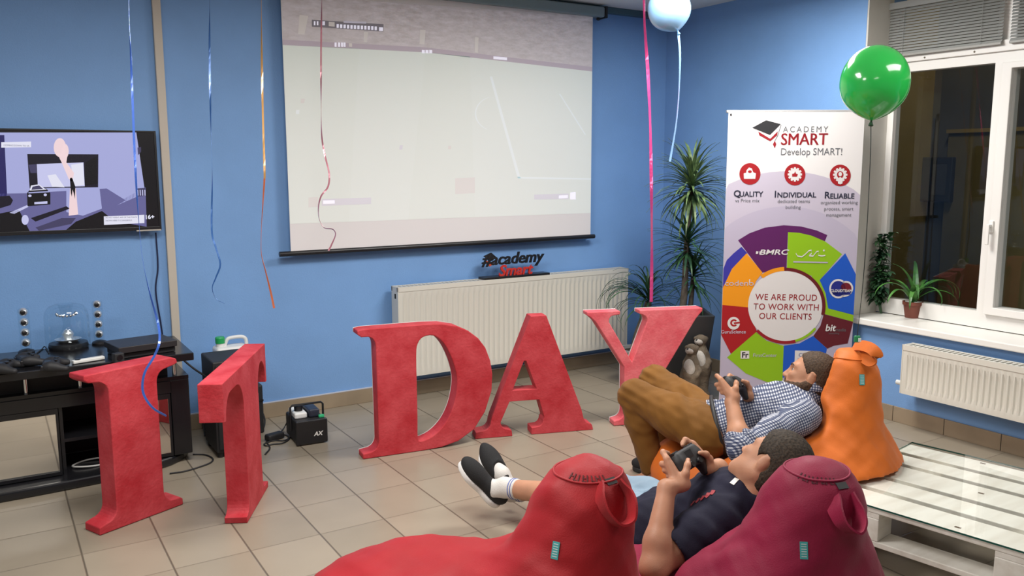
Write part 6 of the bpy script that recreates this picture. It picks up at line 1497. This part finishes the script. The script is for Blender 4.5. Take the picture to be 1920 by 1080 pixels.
# checked shirt: woven check follows the cloth (UV laid out along body and sleeves)
def gingham():
    m, nt, b = new_mat('gingham_cotton'); N = nt.nodes; L = nt.links
    uv = N.new('ShaderNodeUVMap'); sp = N.new('ShaderNodeSeparateXYZ'); L.new(uv.outputs[0], sp.inputs[0])
    def stripe(o):
        a = N.new('ShaderNodeMath'); a.operation = 'FRACT'; s = N.new('ShaderNodeMath'); s.operation = 'DIVIDE'; s.inputs[1].default_value = 0.0112; L.new(o, s.inputs[0]); L.new(s.outputs[0], a.inputs[0])
        g = N.new('ShaderNodeMath'); g.operation = 'LESS_THAN'; g.inputs[1].default_value = 0.5; L.new(a.outputs[0], g.inputs[0]); return g.outputs[0]
    ad = N.new('ShaderNodeMath'); ad.operation = 'ADD'; L.new(stripe(sp.outputs[0]), ad.inputs[0]); L.new(stripe(sp.outputs[1]), ad.inputs[1])
    dv = N.new('ShaderNodeMath'); dv.operation = 'DIVIDE'; dv.inputs[1].default_value = 2.0; L.new(ad.outputs[0], dv.inputs[0])
    r = N.new('ShaderNodeValToRGB'); r.color_ramp.interpolation = 'CONSTANT'; e = r.color_ramp.elements; e[0].position = 0; e[0].color = (0.50, 0.51, 0.55, 1); e[1].position = 0.8; e[1].color = (0.025, 0.035, 0.085, 1)
    x = e.new(0.3); x.color = (0.10, 0.12, 0.19, 1)
    L.new(dv.outputs[0], r.inputs[0]); L.new(r.outputs[0], b.inputs['Base Color']); b.inputs['Roughness'].default_value = 0.8; return m
M_GING = gingham()
def cloth_uv(o, segs):
    me = o.data; n = len(me.vertices); v = np.empty(n*3, np.float32); me.vertices.foreach_get('co', v); v = v.reshape(n, 3)
    best = np.full(n, 9.0); uv = np.zeros((n, 2))
    for a, b, ref, rad, off in segs:
        a, b = NP(a), NP(b); L = np.linalg.norm(b-a); t = (b-a)/L; x = np.cross(t, NP(FW)); x /= np.linalg.norm(x)
        d = v-a; s = d @ t; ang = (d @ x)/rad; dist = np.linalg.norm(d-np.clip(s, 0, L)[:, None]*t, axis=1)/rad
        k = dist < best; best[k] = dist[k]; uv[k] = np.stack([s+off, ang*rad], 1)[k]
    ul = me.uv_layers.new(name='UVMap'); li = np.empty(len(me.loops), np.int32); me.loops.foreach_get('vertex_index', li)
    ul.data.foreach_set('uv', uv[li].astype(np.float32).ravel())
F = Field((2.3, 2.05, 0.0), (3.55, 3.2, 0.92), 0.006)
torso(F, P1, N1, r1, sp1, 0.014)
cuffs = []
for S_, E_2, W_ in ((LS1, LE1, LW1), (RS1, RE1, RW1)):
    F.chain([S_, lerp(S_, E_2, 0.5), E_2], [0.070, 0.064, 0.058], 0.035); e = lerp(E_2, W_, 0.22); F.cone(E_2, e, 0.058, 0.054, 0.02); d = (W_-E_2).normalized(); cuffs.append((e, d)); F.cone(e+d*0.062, e+d*0.12, 0.065, 0.08, 0.005, 'cut')
F.cone(N1-sp1*0.01, H1-u1*0.06-f1*0.025, 0.060, 0.066, 0.03)
nd = (H1-u1*0.06-f1*0.025-N1).normalized(); F.cone(N1+nd*0.120+f1*0.015, N1+nd*0.2+f1*0.02, 0.080, 0.09, 0.008, 'cut')
P_ = F.points(); d = P_-NP(P1); a = d @ NP(sp1); b = d @ NP(r1); c_ = d @ NP(fr1)
F.f += (0.006*np.sin(60*a+8*b+5*np.sin(14*b))*np.exp(-((a-0.12)/0.14)**2)+0.0035*vnoise(P_, 28, 2.0)+0.004*np.sin(40*b+34*a)*np.exp(-((a-0.40)/0.10)**2)).astype(np.float32)
F.keep(P1+sp1*0.012, -sp1, 0.01)
sh1 = fobj('shirt', F, M_GING, man1, 1)
cloth_uv(sh1, [(P1, N1, fr1, 0.15, 0), (LS1, LE1, r1, 0.065, 0.3), (RS1, RE1, r1, 0.065, 0.7), (LE1, LW1, r1, 0.055, 0.9), (RE1, RW1, r1, 0.055, 1.1)])
F = Field(NP(N1)-0.2, NP(N1)+0.2, 0.005); cN = N1+nd*0.075; F.cone(cN, cN+nd*0.030, 0.080, 0.074, 0.0); F.cone(cN+nd*0.02, cN+nd*0.16, 0.071, 0.071, 0.004, 'cut'); F.keep(cN+nd*0.045, nd, 0.004); F.keep(cN-nd*0.015, -nd, 0.004)
co = fobj('collar', F, M_GING, sh1, 1); cloth_uv(co, [(cN, cN+nd*0.1, r1, 0.08, 0.2)])
# brown trousers
M_BRN = cloth_mat('brown_corduroy', (0.170, 0.072, 0.011), 0.2, 0.85, 0.05)
F = Field((2.25, 2.4, 0.0), (3.4, 3.65, 0.80), 0.006)
F.ell(P1-sp1*0.015, (0.170, 0.122, 0.125), (r1, fr1, sp1), 0.04)
for Hh_, K_, A_2 in ((LH1, LK1, LA1), (RH1, RK1, RA1)):
    F.chain([Hh_, lerp(Hh_, K_, 0.45), K_], [0.110, 0.098, 0.076], 0.04); F.chain([K_, lerp(K_, A_2, 0.35), lerp(K_, A_2, 0.98)], [0.075, 0.072, 0.056], 0.03)
    d = (A_2-K_).normalized(); F.cone(A_2+d*0.07, A_2+d*0.15, 0.075, 0.08, 0.006, 'cut')
P_ = F.points()
for K_, sgn in ((LK1, 1), (RK1, 2)):
    d = P_-NP(K_); rr0 = np.linalg.norm(d, axis=-1); F.f += (0.004*np.sin(130*(d @ NP((sp1*0.4+Vector((0, 0, 1))*0.9)))+12*(d @ NP(r1)))*np.exp(-(rr0/0.11)**2)).astype(np.float32)
d = P_-NP(P1); a = d @ NP(sp1); b = d @ NP(r1); F.f += (0.005*np.sin(75*a+20*b)*np.exp(-((a+0.06)/0.07)**2)+0.0035*vnoise(P_, 25, 6.0)).astype(np.float32)
F.keep(P1+sp1*0.055, sp1, 0.008)
fobj('trousers', F, M_BRN, man1, 1)
bm = B(); cb = P1+sp1*0.045
tube(bm, [cb+r1*0.182*math.cos(t)+fr1*0.134*math.sin(t) for t in np.linspace(0, 2*PI, 36, endpoint=False)], 0.010, 8, closed=True); obj('belt', bm, M_BLKM, man1, smooth=True)
for A_2 in (LA1, RA1):
    h_ = Vector((A_2.x, A_2.y, 0.014))-tdir*0.07; shoe(man1, h_, h_+tdir*0.27, Vector((0, 0, -1)), M_CANV, M_NAVYP)
t = thing('game_controller', 'black controller held by the bearded man in the checked shirt', 'game pad', C1)
pad_parts(t, frame(C1, cr1, cf1, cn1))
